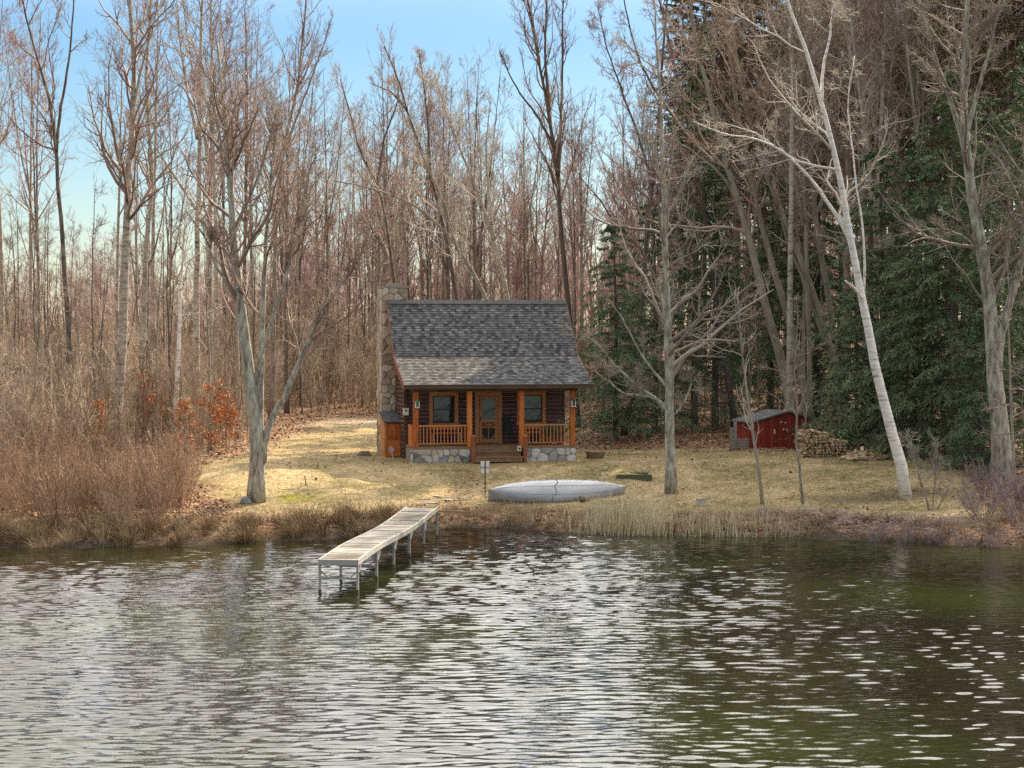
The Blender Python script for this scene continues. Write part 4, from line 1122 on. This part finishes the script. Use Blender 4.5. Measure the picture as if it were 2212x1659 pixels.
# beech saplings still holding orange leaves
def leafy(seed, H):
    rng = np.random.default_rng(seed)
    S, rr = stem(rng, H, .025, (rng.uniform(-.1, .1), 0), 10, .1)
    tg = Geo().tubes(S[None], np.linspace(.028, .008, 10)[None], 6)
    P1, R1, L1 = sprout(rng, S[None], np.linspace(.02, .008, 10)[None], np.array([H]), 20, .15, 1, 1.1, .38, 5, .03, .12, .7, .006)
    tg.tubes(P1, R1, 4)
    i = np.repeat(np.arange(len(P1)), 34); n = len(i); t = rng.uniform(.3, 1, n); s = t * 4; k0 = np.minimum(s.astype(int), 3); fr = (s - k0)[:, None]
    p = P1[i, k0] * (1 - fr) + P1[i, k0 + 1] * fr + rng.normal(0, .06, (n, 3))
    l = rng.uniform(.07, .12, n)[:, None]; d = norm(rng.normal(0, 1, (n, 3)) + [0, 0, -.4]); w = norm(np.cross(d, rng.normal(0, 1, (n, 3))))
    V = np.stack([p, p + d * l * .5 + w * l * .3, p + d * l, p + d * l * .5 - w * l * .3], 1).reshape(-1, 3)
    return tg.mesh('trunk', M['bark_grey']), Geo().add(V, np.arange(4 * n).reshape(-1, 4), rng.uniform(0, 1, n)).mesh('leaves', M['beech_leaf'])
for k, (px, py, H, lab) in enumerate([(405, 1010, 2.2, 'orange-leaved beech sapling at the left corner of lawn, lowest one'), (450, 985, 2.6, 'orange-leaved beech sapling left of the stout lichen tree'), (490, 975, 2.0, 'orange-leaved beech sapling nearest the stout lichen tree'),
                                     (330, 960, 2.8, 'rusty-leaved beech sapling behind the left shrubs'), (215, 1000, 2.0, 'rusty-leaved beech sapling near the thick pale aspen foot'), (1700, 830, 2.0, 'rusty-leaved sapling in the woods behind the red shed roof')]):
    b = hit(px, py); ms = leafy(600 + k, H)
    t = thing('beech_sapling', lab, 'sapling', b)
    obj('trunk', ms[0], t); obj('leaves', ms[1], t)

# ------------------------------------------------------------------ grass, reeds, leaves
def blades(rng, x, y_, z, h, w, lean, K=3, bend=.5, tone=None):
    n = len(x); a = rng.uniform(0, 6.28, n); wd = np.stack([np.cos(a), np.sin(a), np.zeros(n)], -1) * (w / 2)[:, None]
    base = np.stack([x, y_, z], -1); u = np.linspace(0, 1, K)
    L2 = np.stack([lean[0], lean[1]], -1)
    C_ = np.zeros((n, K, 3)); C_[:, :, :2] = base[:, None, :2] + L2[:, None, :] * (u**1.7)[None, :, None] * h[:, None, None]
    sag = np.clip(np.hypot(lean[0], lean[1]), 0, 1.4)
    C_[:, :, 2] = base[:, None, 2] + h[:, None] * (u[None, :] - bend * sag[:, None] * u[None, :]**2 * .55)
    wk = (1 - u * .9)[None, :, None]
    A = C_ - wd[:, None, :] * wk; Bv = C_ + wd[:, None, :] * wk
    V = np.stack([A, Bv], 2).reshape(-1, 3)
    i = np.arange(n)[:, None] * 2 * K + np.arange(K - 1)[None, :] * 2
    Fa = np.stack([i, i + 1, i + 3, i + 2], -1).reshape(-1, 4)
    return V, Fa, np.repeat(rng.uniform(0, 1, n) if tone is None else tone, K - 1)
rg = np.random.default_rng(12)
def shore_pts(n, x0, x1, d0, d1):
    x = rg.uniform(x0, x1, n); d = rg.uniform(d0, d1, n); y_ = np.interp(x, _sx, _sy) + d
    return x, y_, ground(x, y_)
ge = Geo()
def tussocks(ge, n, x0, x1, d0, d1, nb, hr, wl_, tone):
    cx, cy, _ = shore_pts(n, x0, x1, d0, d1)
    i = np.repeat(np.arange(n), nb); N_ = len(i)
    a = rg.uniform(0, 6.28, N_); r = np.abs(rg.normal(0, .13, N_)); sz = rg.uniform(.55, 1.25, n)[i]
    x = cx[i] + np.cos(a) * r; y_ = cy[i] + np.sin(a) * r; z = ground(x, y_)
    h = rg.uniform(*hr, N_) * sz
    lx_ = np.cos(a) * rg.uniform(.1, 1.0, N_) + rg.normal(-.1, .12, N_); ly_ = np.sin(a) * rg.uniform(.1, 1.0, N_) - rg.uniform(.0, .55, N_)
    tn = np.clip(rg.uniform(*tone, n)[i] + rg.uniform(-.25, .25, N_), 0, 1)
    ge.add(*blades(rg, x, y_, z - .04, h, rg.uniform(.008, .018, N_), (lx_, ly_), 5, .8, tn))
tussocks(ge, 230, -17.6, -3.2, -.1, 2.4, 75, (.35, .95), 0, (.05, .75))
tussocks(ge, 190, -3.2, 9.0, .0, 2.6, 55, (.2, .5), 0, (.55, 1.0))
tussocks(ge, 120, 8.5, 18, -.1, 3.0, 55, (.2, .55), 0, (.1, .6))
n = 6000; x, y_, z = shore_pts(n, -17.5, 18, -.05, 3.0)
ge.add(*blades(rg, x, y_, z - .03, rg.uniform(.1, .35, n), rg.uniform(.008, .016, n), (rg.normal(0, .6, n), rg.normal(-.3, .5, n)), 4, .7))
tag(obj('bank_grass', ge.mesh('bank_grass', M['dry_grass'])), 'long dead brown grass drooping along the water edge', 'grass', kind='stuff')
ge = Geo()
n = 1500; x = np.concatenate([rg.normal(3.4, .85, n), rg.normal(6.2, .5, 200), rg.uniform(2.4, 8.6, 330)]); n = len(x); d = rg.uniform(-.35, 1.6, n); y_ = np.interp(x, _sx, _sy) + d; z = ground(x, y_)
ge.add(*blades(rg, x, y_, z - .05, (.25 + 1.05 * rg.random(n) ** 1.4) * np.where(np.abs(x - 3.3) < 1.5, 1, .7), rg.uniform(.012, .024, n), (rg.normal(.03, .14, n), rg.normal(-.05, .14, n)), 4, .3))
tag(obj('reeds', ge.mesh('reeds', M['reed'])), 'tall pale dry reeds standing at the shore below the canoe', 'reeds', kind='stuff')
ge = Geo()
N0 = 130000; x = rg.uniform(-13, 15.5, N0); y_ = 64 + 32 * rg.random(N0)**1.35
lw = zones(x, y_)[0]; k = (rg.random(N0) < lw)
# keep clear of the cabin
c, s = math.cos(YAW), math.sin(YAW); lx = (x - p0[0]) * c + (y_ - p0[1]) * s; ly = -(x - p0[0]) * s + (y_ - p0[1]) * c
k &= ~((lx > -.8) & (lx < 6) & (ly > -.75) & (ly < 6.2))
x, y_ = x[k], y_[k]; n = len(x)
patch = .5 + .25 * np.sin(x * .8 + y_ * .5) + .25 * np.sin(x * 2.3 - y_ * 1.1)
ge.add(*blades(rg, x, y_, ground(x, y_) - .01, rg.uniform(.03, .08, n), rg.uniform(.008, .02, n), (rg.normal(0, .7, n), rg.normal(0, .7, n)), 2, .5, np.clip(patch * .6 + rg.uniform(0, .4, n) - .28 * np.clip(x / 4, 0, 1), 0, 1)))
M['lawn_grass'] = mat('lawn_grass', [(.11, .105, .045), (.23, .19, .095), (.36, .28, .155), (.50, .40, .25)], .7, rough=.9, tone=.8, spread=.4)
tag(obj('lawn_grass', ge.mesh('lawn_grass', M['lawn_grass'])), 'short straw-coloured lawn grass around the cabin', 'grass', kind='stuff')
# fallen leaves
def leaves(n, x, y_, sz=(.07, .14)):
    z = ground(x, y_) + rg.uniform(.005, .05, n)
    a = rg.uniform(0, 6.28, n); l = rg.uniform(*sz, n)
    t1 = np.stack([np.cos(a), np.sin(a), rg.normal(0, .45, n)], -1) * l[:, None] * .5
    t2 = np.stack([-np.sin(a), np.cos(a), rg.normal(0, .45, n)], -1) * l[:, None] * .33
    p = np.stack([x, y_, z], -1)
    V = np.stack([p - t1, p + t2, p + t1, p - t2], 1).reshape(-1, 3)
    return V, np.arange(4 * n).reshape(-1, 4), rg.uniform(0, 1, n)
ge = Geo()
N0 = 80000; x = rg.uniform(-24, 26, N0); y_ = 62 + 55 * rg.random(N0)**1.5; d = y_ - np.interp(x, _sx, _sy)
lw = zones(x, y_)[0]; k = (rg.random(N0) > lw * (.975 - .22 * np.clip(np.sin(x * .9 + 1.7 * np.sin(y_ * .5)) * np.sin(y_ * .8 + x * .35) - .35, 0, 1))) & (d > .4); 
lx = (x - p0[0]) * c + (y_ - p0[1]) * s; ly = -(x - p0[0]) * s + (y_ - p0[1]) * c
k &= ~((lx > -.8) & (lx < 6) & (ly > -.2) & (ly < 6.2))
x, y_ = x[k], y_[k]; ge.add(*leaves(len(x), x, y_))
tag(obj('fallen_leaves', ge.mesh('fallen_leaves', M['leaf_litter'])), 'brown fallen leaves littering the woods floor and lawn', 'leaves', kind='stuff')
# dark twig debris on the right shore
ge = Geo(); n = 900; x = rg.uniform(7.5, 15, n); d = rg.uniform(.2, 3.6, n); y_ = np.interp(x, _sx, _sy) + d; z = ground(x, y_) + rg.uniform(.0, .12, n)
a = rg.uniform(0, 6.28, n); L_ = rg.uniform(.15, .6, n); dv = np.stack([np.cos(a), np.sin(a), rg.normal(.05, .25, n)], -1)
P = np.stack([x, y_, z], -1)[:, None, :] + dv[:, None, :] * (np.linspace(-.5, .5, 3)[None, :, None] * L_[:, None, None]) + rg.normal(0, .02, (n, 3, 3))
ge.tubes(P, np.full((n, 3), .008), 3, rg.uniform(0, 1, n))
tag(obj('twig_debris', ge.mesh('twig_debris', M['brush_mauve'])), 'dark broken twigs washed up on the right shore', 'twigs', kind='stuff')

# ------------------------------------------------------------------ dock
M['dock_wood'] = mat('dock_wood', [(.09, .08, .07), (.19, .175, .16), (.27, .255, .24), (.36, .345, .33)], 2.2, (1.2, 3, 3), .85, .3, rnd=.6)
M['dock_metal'] = mat('dock_metal', [(.24, .23, .21), (.36, .35, .325), (.46, .45, .425)], 4, rough=.5)
dn = np.array([-4.06, 48.6]); df = np.array([-2.65, 61.4]); dl = np.linalg.norm(df - dn); da = -math.atan2(df[0] - dn[0], df[1] - dn[1])
dock = thing('dock', 'long narrow grey plank dock on pale metal legs running out from shore', 'dock', (dn[0], dn[1], 0), da)
DW = .46; DZ = .81
rd = np.random.default_rng(8)
nb = int(dl / .14)
def dz(v): return DZ + .03 * math.sin(v * .55 + .4) - .04 * max(0, 1 - v / 3) + .06 * max(0, (v - 9) / 3.8)
pm = [Geo().box(-DW + .02, DW - .02, .008, .128, -.028, 0).mesh('plank', M['dock_wood']) for _ in range(3)]
for i in range(nb):
    o = obj('plank', pm[i % 3], dock, (rd.uniform(-.004, .004), i * .14, dz(i * .14 + .07) + rd.uniform(-.003, .003)))
    o.rotation_euler = (0, rd.normal(0, .006), 0)
ns = 6; seg = (dl - .1) / (ns - 1)
for sx in (-1, 1):
    ge = Geo()
    vs = np.linspace(0, dl, 16)
    for a, b in zip(vs[:-1], vs[1:]):
        ge.bar((sx * (DW + .0), a, dz(a) - .05), (sx * (DW + .0), b, dz(b) - .05), .035, .13)
    part('side_rail', ge, M['dock_metal'], dock)
part('end_rail', Geo().box(-DW - .02, DW + .02, -.045, -.012, dz(0) - .115, dz(0) + .012), M['dock_metal'], dock)
for k in range(ns):
    v = .03 + k * seg
    for sx in (-1, 1):
        lean = rd.uniform(-.012, .012)
        _leg = part('leg', Geo().bar((sx * (DW - .01) + lean, v, -1.0), (sx * (DW - .01), v, dz(v) - .02), .055), M['dock_metal'], dock)
        obj('waterline_band', Geo().box(sx * (DW - .01) - .031, sx * (DW - .01) + .031, v - .031, v + .031, -.3, .09 + rd.uniform(-.02, .03)).mesh('waterline_band', M['bark_dark']), _leg)
    part('crossbar', Geo().bar((-DW + .02, v, .34 + rd.uniform(-.03, .03)), (DW - .02, v, .34), .05, .06), M['dock_metal'], dock)
    part('brace', Geo().bar((-DW + .02, v + .03, .52), (-DW + .2, v + .03, .35), .03).bar((DW - .02, v + .03, .52), (DW - .2, v + .03, .35), .03), M['dock_metal'], dock)
    if k < ns - 1:
        part('gusset', Geo().bar((DW + .02, v + .02, DZ - .32), (DW + .02, v + .28, DZ - .12), .03), M['dock_metal'], dock)
bd = thing('ramp_plank', 'weathered tan plank bridging the dock end to the grassy bank', 'plank', (-2.35, 61.5, 0), 0)
part('board', Geo().bar((-.1, -.1, .80), (1.0, 1.3, .62), .28, .05), M['step_wood'], bd)
part('board', Geo().bar((-.5, .0, .80), (.6, 1.6, .60), .28, .05), M['step_wood'], bd)

# ------------------------------------------------------------------ canoe
M['canoe'] = mat('canoe_metal', [(.20, .215, .235), (.31, .335, .375), (.38, .41, .455)], 2.4, (.35, 2.5, 2.5), .33, .08, spec=.6, spread=.2)
M['canoe_dark'] = mat('canoe_dark', [(.13, .135, .14), (.2, .2, .21)], 4, rough=.5)
ca_ = hit(1050, 1092); cb = hit(1352, 1064)
cl = np.linalg.norm((cb - ca_)[:2]); cang = math.atan2(cb[1] - ca_[1], cb[0] - ca_[0])
mid = (ca_ + cb) / 2
canoe = thing('canoe', 'upturned pale grey aluminium canoe lying on the lawn near shore', 'canoe', (mid[0], mid[1], (g(*ca_[:2]) + g(*cb[:2])) / 2), cang)
nu, nv_ = 33, 15
us = np.linspace(-1, 1, nu); vs = np.linspace(-1, 1, nv_)
V = []
for u_ in us:
    hb = .49 * (1 - abs(u_) ** 2.3) ** .85 + .008; dep = .36 + .14 * abs(u_) ** 4
    kz = .44 - .10 * abs(u_) ** 6         # keel height when upturned
    for v_ in vs:
        sg = math.copysign(1, v_); t = abs(v_)
        yy = sg * hb * math.sin(t * math.pi / 2) ** .72
        zz = kz - dep * (1 - math.cos(t * math.pi / 2) ** .62)
        xx = u_ * cl / 2 * (1 - .035 * t * abs(u_) ** 3)
        V.append((xx, yy, zz))
i = np.arange(nu - 1)[:, None] * nv_ + np.arange(nv_ - 1)[None, :]
Fa = np.stack([i, i + nv_, i + nv_ + 1, i + 1], -1).reshape(-1, 4)
roll = math.radians(36)
def rollv(p):
    p = np.asarray(p, float); yy = p[..., 1] * math.cos(roll) - (p[..., 2]) * math.sin(roll); zz = p[..., 1] * math.sin(roll) + p[..., 2] * math.cos(roll)
    return np.stack([p[..., 0], yy, zz], -1)
V = rollv(np.array(V)); zoff = .10
V[:, 2] += zoff - .02
hull = Geo().add(V, Fa)
ho = part('hull', hull, M['canoe'], canoe, True)
sl = ho.modifiers.new('solid', 'SOLIDIFY'); sl.thickness = .012
Vr = V.reshape(nu, nv_, 3)
for sd in (0, nv_ - 1):
    part('gunwale', Geo().tubes(Vr[None, :, sd], np.full((1, nu), .018), 6), M['canoe_dark'], canoe, True)
part('keel_strip', Geo().tubes(Vr[None, 2:-2, nv_ // 2], np.full((1, nu - 4), .010), 5), M['canoe'], canoe, True)
for q in (4, 10):
    part('rib', Geo().tubes(Vr[None, 4:-4, q], np.full((1, nu - 8), .011), 5), M['canoe'], canoe, True)
nr = nv_ // 2
rope = np.array([Vr[int(14 + (k - 0) * .25), k] + np.array([0, -.006, .012]) for k in range(0, nv_)])
part('strap', Geo().tubes(rope[None], np.full((1, nv_), .009), 5), M['canoe_dark'], canoe)
def rock(rng, sx, sy, sz, n=9):
    ge = Geo(); rings = []
    for (zz, k) in ((-.3, .8), (.15, 1.0), (.6, .85), (1.0, .5)):
        a = np.arange(n) * 2 * np.pi / n
        rr = k * rng.uniform(.8, 1.1, n)
        rings.append(np.stack([np.cos(a) * rr * sx, np.sin(a) * rr * sy, np.full(n, zz * sz) + rng.normal(0, .05 * sz, n)], -1))
    V = np.concatenate(rings + [np.array([[0, 0, sz * 1.03]])])
    fs = [(r * n + q, r * n + (q + 1) % n, (r + 1) * n + (q + 1) % n, (r + 1) * n + q) for r in range(3) for q in range(n)]
    ge.add(V, fs, rng.uniform(0, 1)); ge.f.append(np.array([(3 * n + q, 3 * n + (q + 1) % n, 4 * n) for q in range(n)])); ge.t.append(np.full(n, .5))
    return ge
rr_ = np.random.default_rng(14)
# chunk of firewood that props the canoe
b = hit(1262, 1084)
t = thing('log_block', 'short log block propping up the near side of canoe', 'log', b, cang)
part('log', Geo().tube([(-.15, 0, .1), (.15, 0, .1)], .1, 9), M['bark_grey'], t)

# ------------------------------------------------------------------ things on the lawn
b = hit(1048, 1066); sc_ = b[1] / F
sg = thing('sign', 'small white rectangular notice sign on thin dark stake near canoe bow', 'sign', b, .15)
Hs = 70 * sc_
part('stake', Geo().box(-.016, .016, -.012, .012, -.1, Hs), M['black'], sg)
w_, h_ = 19 * sc_ / 2, 26 * sc_
pn = part('panel', Geo().box(-w_, w_, .016, .03, Hs - h_, Hs), M['white_paint'], sg)
obj('frame', Geo().box(-w_ - .012, -w_, .012, .034, Hs - h_ - .012, Hs).box(w_, w_ + .012, .012, .034, Hs - h_ - .012, Hs).mesh('frame', M['canoe_dark']), pn)
obj('printed_band', Geo().box(-w_ + .01, w_ - .01, .011, .0145, Hs - h_ * .62, Hs - h_ * .45).mesh('printed_band', mat('grey_print', [(.25, .25, .25), (.5, .5, .5)], 40, rough=.7)), pn)

b = hit(1370, 1036); sc_ = b[1] / F
t = thing('fire_pit_frame', 'low dark green rectangular timber frame on the grass behind the canoe', 'frame', b, -.05)
gw = mat('green_timber', [(.05, .065, .04), (.085, .10, .06), (.12, .13, .09)], 4, (1, 5, 5), .8)
hw = 38 * sc_
part('timber', Geo().box(-hw, hw, -.06, .06, -.03, .17), gw, t)
part('timber', Geo().box(-hw, hw, .86, .98, -.03, .18), gw, t)
part('timber', Geo().box(-hw, -hw + .12, .061, .859, -.03, .16), M['step_wood'], t)
part('timber', Geo().box(hw - .12, hw, .061, .859, -.03, .16), M['step_wood'], t)
b = hit(1515, 1092)
t = thing('concrete_block', 'pale concrete block on the shore right of the reeds', 'block', b, .3)
part('block', Geo().box(-.12, .12, -.1, .1, -.02, .2), M['stone_grey'], t)
part('top_slab', Geo().box(-.13, .13, -.11, .11, .201, .235), M['stone_grey'], t)
for k, (px, py) in enumerate([(1236 - 8, 1078), (905, 1072), (930, 1066), (918, 1080), (955, 1074)]):
    if k == 0: continue
    b = hit(px + 10, py + 6)
    o = obj('stepping_stone', rock(rr_, .28, .2, .035).mesh('stepping_stone', M['stone_tan']), None, b, rr_.uniform(0, 3))
    tag(o, 'flat pale stepping stone in the grass between dock and cabin', 'stone', 'stepping stones by the dock')
b = hit(788, 984)
o = obj('mound', rock(rr_, .3, .25, .16).mesh('mound', M['bark_dark']), None, b); tag(o, 'dark rounded boulder on the lawn left of the chimney', 'mound')  # low dark-brown clump rising from the lawn
b = hit(575 + 357, 1052)
t = thing('lawn_stake', 'short thin dark stake in the sunlit grass left of the sign', 'stake', hit(662, 1050))
part('rod', Geo().tube([(0, 0, -.05), (-.05, 0, .3)], .018, 6), M['bark_dark'], t)
part('cap', Geo().tube([(-.05, 0, .3), (-.053, 0, .33)], .026, 6), M['black'], t)
b = hit(530, 1088)
o = obj('dark_rock', rock(rr_, .2, .18, .22).mesh('dark_rock', M['canoe_dark']), None, b); tag(o, 'small dark rock against the foot of the stout lichen tree', 'rock')
# bucket planter by the right corner of the cabin
b = hit(1286, 990)
t = thing('planter_tub', 'low brown half-barrel planter by the right corner of the cabin', 'planter', b)
part('tub', Geo().tube([(0, 0, -.05), (0, 0, .12), (0, 0, .26)], [.28, .33, .36], 14), M['step_wood'], t)
part('hoop', Geo().tube([(0, 0, .17), (0, 0, .2)], [.362, .37], 14), M['canoe_dark'], t)

# ------------------------------------------------------------------ shed
b = hit(1627, 968)
shed = thing('shed', 'small red board shed with low grey gable roof at the woods edge', 'shed', b, .33)
M['red_board'] = mat('red_board', [(.15, .018, .014), (.24, .03, .022), (.33, .055, .035)], 3, (4, 4, .5), .7, .2, tone=.3, rnd=.3)
M['shed_roof'] = mat('shed_roof', [(.075, .08, .085), (.12, .125, .13), (.18, .185, .19)], 4, rough=.85, bump=.2)
sw, sd, e1, pk, e2, pkx = 2.45, 1.55, .98, 1.32, 1.04, 1.40
part('core', Geo().prism([(.03, -.1), (sw - .03, -.1), (sw - .03, e2 - .03), (pkx, pk - .03), (.03, e1 - .03)], 1, .03, sd), M['red_board'], shed, fix=True)
nbd = 14
for i in range(nbd):
    x0 = i * sw / nbd; x1 = x0 + sw / nbd - .008
    f_ = lambda x: e1 + (pk - e1) * x / pkx if x < pkx else pk + (e2 - pk) * (x - pkx) / (sw - pkx)
    part('board', Geo().prism([(x0, -.1), (x1, -.1), (x1, f_(x1) - .01), (x0, f_(x0) - .01)], 1, rd.uniform(-.008, 0), .028), M['red_board'], shed, fix=True)
for i in range(8):
    y0 = .03 + i * (sd - .03) / 8
    part('board', Geo().box(rd.uniform(-.008, 0), .028, y0, y0 + (sd - .03) / 8 - .008, -.1, e1 - .01), M['red_board'], shed)
part('roof_panel', Geo().prism([(-.14, e1 - .04), (pkx, pk + .02), (pkx, pk + .075), (-.14, e1 + .02)], 1, -.12, sd + .12), M['shed_roof'], shed, fix=True)
part('roof_panel', Geo().prism([(pkx + .002, pk + .02), (sw + .12, e2 - .02), (sw + .12, e2 + .04), (pkx + .002, pk + .075)], 1, -.12, sd + .12), M['shed_roof'], shed, fix=True)
for (x, z_) in ((1.12, .95), (1.3, .93), (1.22, .68), (1.36, .67)):
    part('latch', Geo().box(x, x + .07, -.025, -.009, z_, z_ + .035).box(x + .02, x + .04, -.03, -.009, z_ - .03, z_), M['white_paint'], shed)
part('door_handle', Geo().box(.86, .9, -.03, -.009, .52, .70), M['white_paint'], shed)
M['grey_board'] = mat('grey_board', [(.16, .145, .13), (.25, .23, .21), (.34, .31, .28)], 3, (4, 4, .7), .85, .2)
b = hit(1596, 972)
t = thing('pallet', 'grey slatted pallet standing against the left side of the shed', 'pallet', b, .3)
for sx in (-.25, 0, .3): part('post', Geo().box(sx - .03, sx + .03, .03, .09, -.05, .45), M['grey_board'], t)
for k in range(4): part('slat', Geo().box(-.3, .42, .0, .026, .06 + k * .095, .13 + k * .095), M['grey_board'], t)
for k, (px, lab, h) in enumerate(((1580, 'left one of two grey wooden posts beside the shed', .8), (1588, 'right one of two grey wooden posts beside the shed', 1.1))):
    b = hit(px, 972); t = thing('fence_post', lab, 'post', b)
    part('post', Geo().box(-.055, .055, -.05, .05, -.1, h), M['grey_board'], t)
    part('cap', Geo().box(-.065, .065, -.06, .06, h, h + .04), M['grey_board'], t)

# woodpiles
M['firewood'] = mat('firewood', [(.22, .14, .08), (.40, .28, .165), (.54, .41, .26), (.62, .51, .35)], 5, rough=.9, bump=.3, tone=.4, rnd=.55, spread=.36)
wm = []
for k in range(6):
    r2 = np.random.default_rng(700 + k); nn = int(r2.integers(3, 6)); a = np.sort(r2.uniform(0, 6.28, nn)) if nn > 3 else np.array([.2, 2.2, 4.4])
    poly = [(r2.uniform(.05, .075) * math.cos(t_), r2.uniform(.05, .075) * math.sin(t_)) for t_ in np.arange(nn) * 2 * math.pi / nn + r2.uniform(0, 1)]
    wm.append(Geo().prism(poly, 1, -.2, .2, r2.uniform(0, 1)).mesh('firewood', M['firewood'], False, True))
def woodpile(t, W, rows, f, rng, jit=.02):
    for r in range(rows):
        nx = int(W / .115 * f(r / rows))
        for i in range(nx):
            if r > rows * (1 - .5 * ((i + .5) / nx) ** 2) + rng.normal(0, .5): continue
            o = obj('firewood', wm[rng.integers(6)], t, (-W / 2 + (i + .5 * (r % 2) + .5) * .115 + rng.normal(0, jit), rng.normal(0, .05), .05 + r * .098 + rng.normal(0, .01)))
            o.rotation_euler = (rng.normal(0, .05), rng.uniform(0, 6.28), rng.normal(0, .08))
rw = np.random.default_rng(15)
b = hit(1778, 986)
t = thing('woodpile', 'neat stack of split firewood beside the red shed', 'woodpile', b, .25); woodpile(t, 1.85, 10, lambda q: 1 - .12 * q, rw)
b = hit(1868, 992)
t = thing('woodpile', 'loose tumbled heap of firewood between the stack and the birch', 'woodpile', b, .4)
for i in range(60):
    q = rw.normal(0, .42), rw.normal(0, .3); hh = max(0, .38 - .5 * math.hypot(*q))
    o = obj('firewood', wm[rw.integers(6)], t, (q[0], q[1], .05 + hh * rw.random())); o.rotation_euler = (rw.normal(0, .3), rw.uniform(0, 6.28), rw.uniform(0, 6.28))
b = hit(1903, 985)
t = thing('covered_bin', 'dark covered bin in the shade behind the foot of the birch', 'bin', b + np.array([.0, .8, .05]), .2)
part('body', Geo().tube([(0, 0, -.05), (0, 0, .1), (0, 0, .62)], [.24, .26, .32], 12), M['canoe_dark'], t)
part('lid', Geo().tube([(0, 0, .62), (0, 0, .66), (0, 0, .72)], [.35, .34, .14], 12), M['canoe_dark'], t)

# ------------------------------------------------------------------ small groups: tell the members apart by their order
_ord = ['leftmost such tree', 'second such from the left', 'third such from the left', 'fourth such from the left', 'fifth such from the left', 'sixth such from the left', 'seventh such from the left', 'eighth such from the left', 'ninth such from the left']
_by = {}
for o in list(SC.objects):
    if o.parent is None and 'label' in o.keys() and 'group' in o.keys(): _by.setdefault((o['group'], o['label']), []).append(o)
for (gr, lb), os_ in _by.items():
    if 2 <= len(os_) <= 9:
        os_.sort(key=lambda o: o.location.x / o.location.y)
        for i, o in enumerate(os_):
            t_ = _ord[i] if not (i == 0 and 'tree' not in lb) else 'leftmost such one'
            o['label'] = lb.replace(' among many', '') + ', ' + t_
    elif len(os_) == 1:
        os_[0]['label'] = lb.replace(' among many', '') + ', the only such tree'
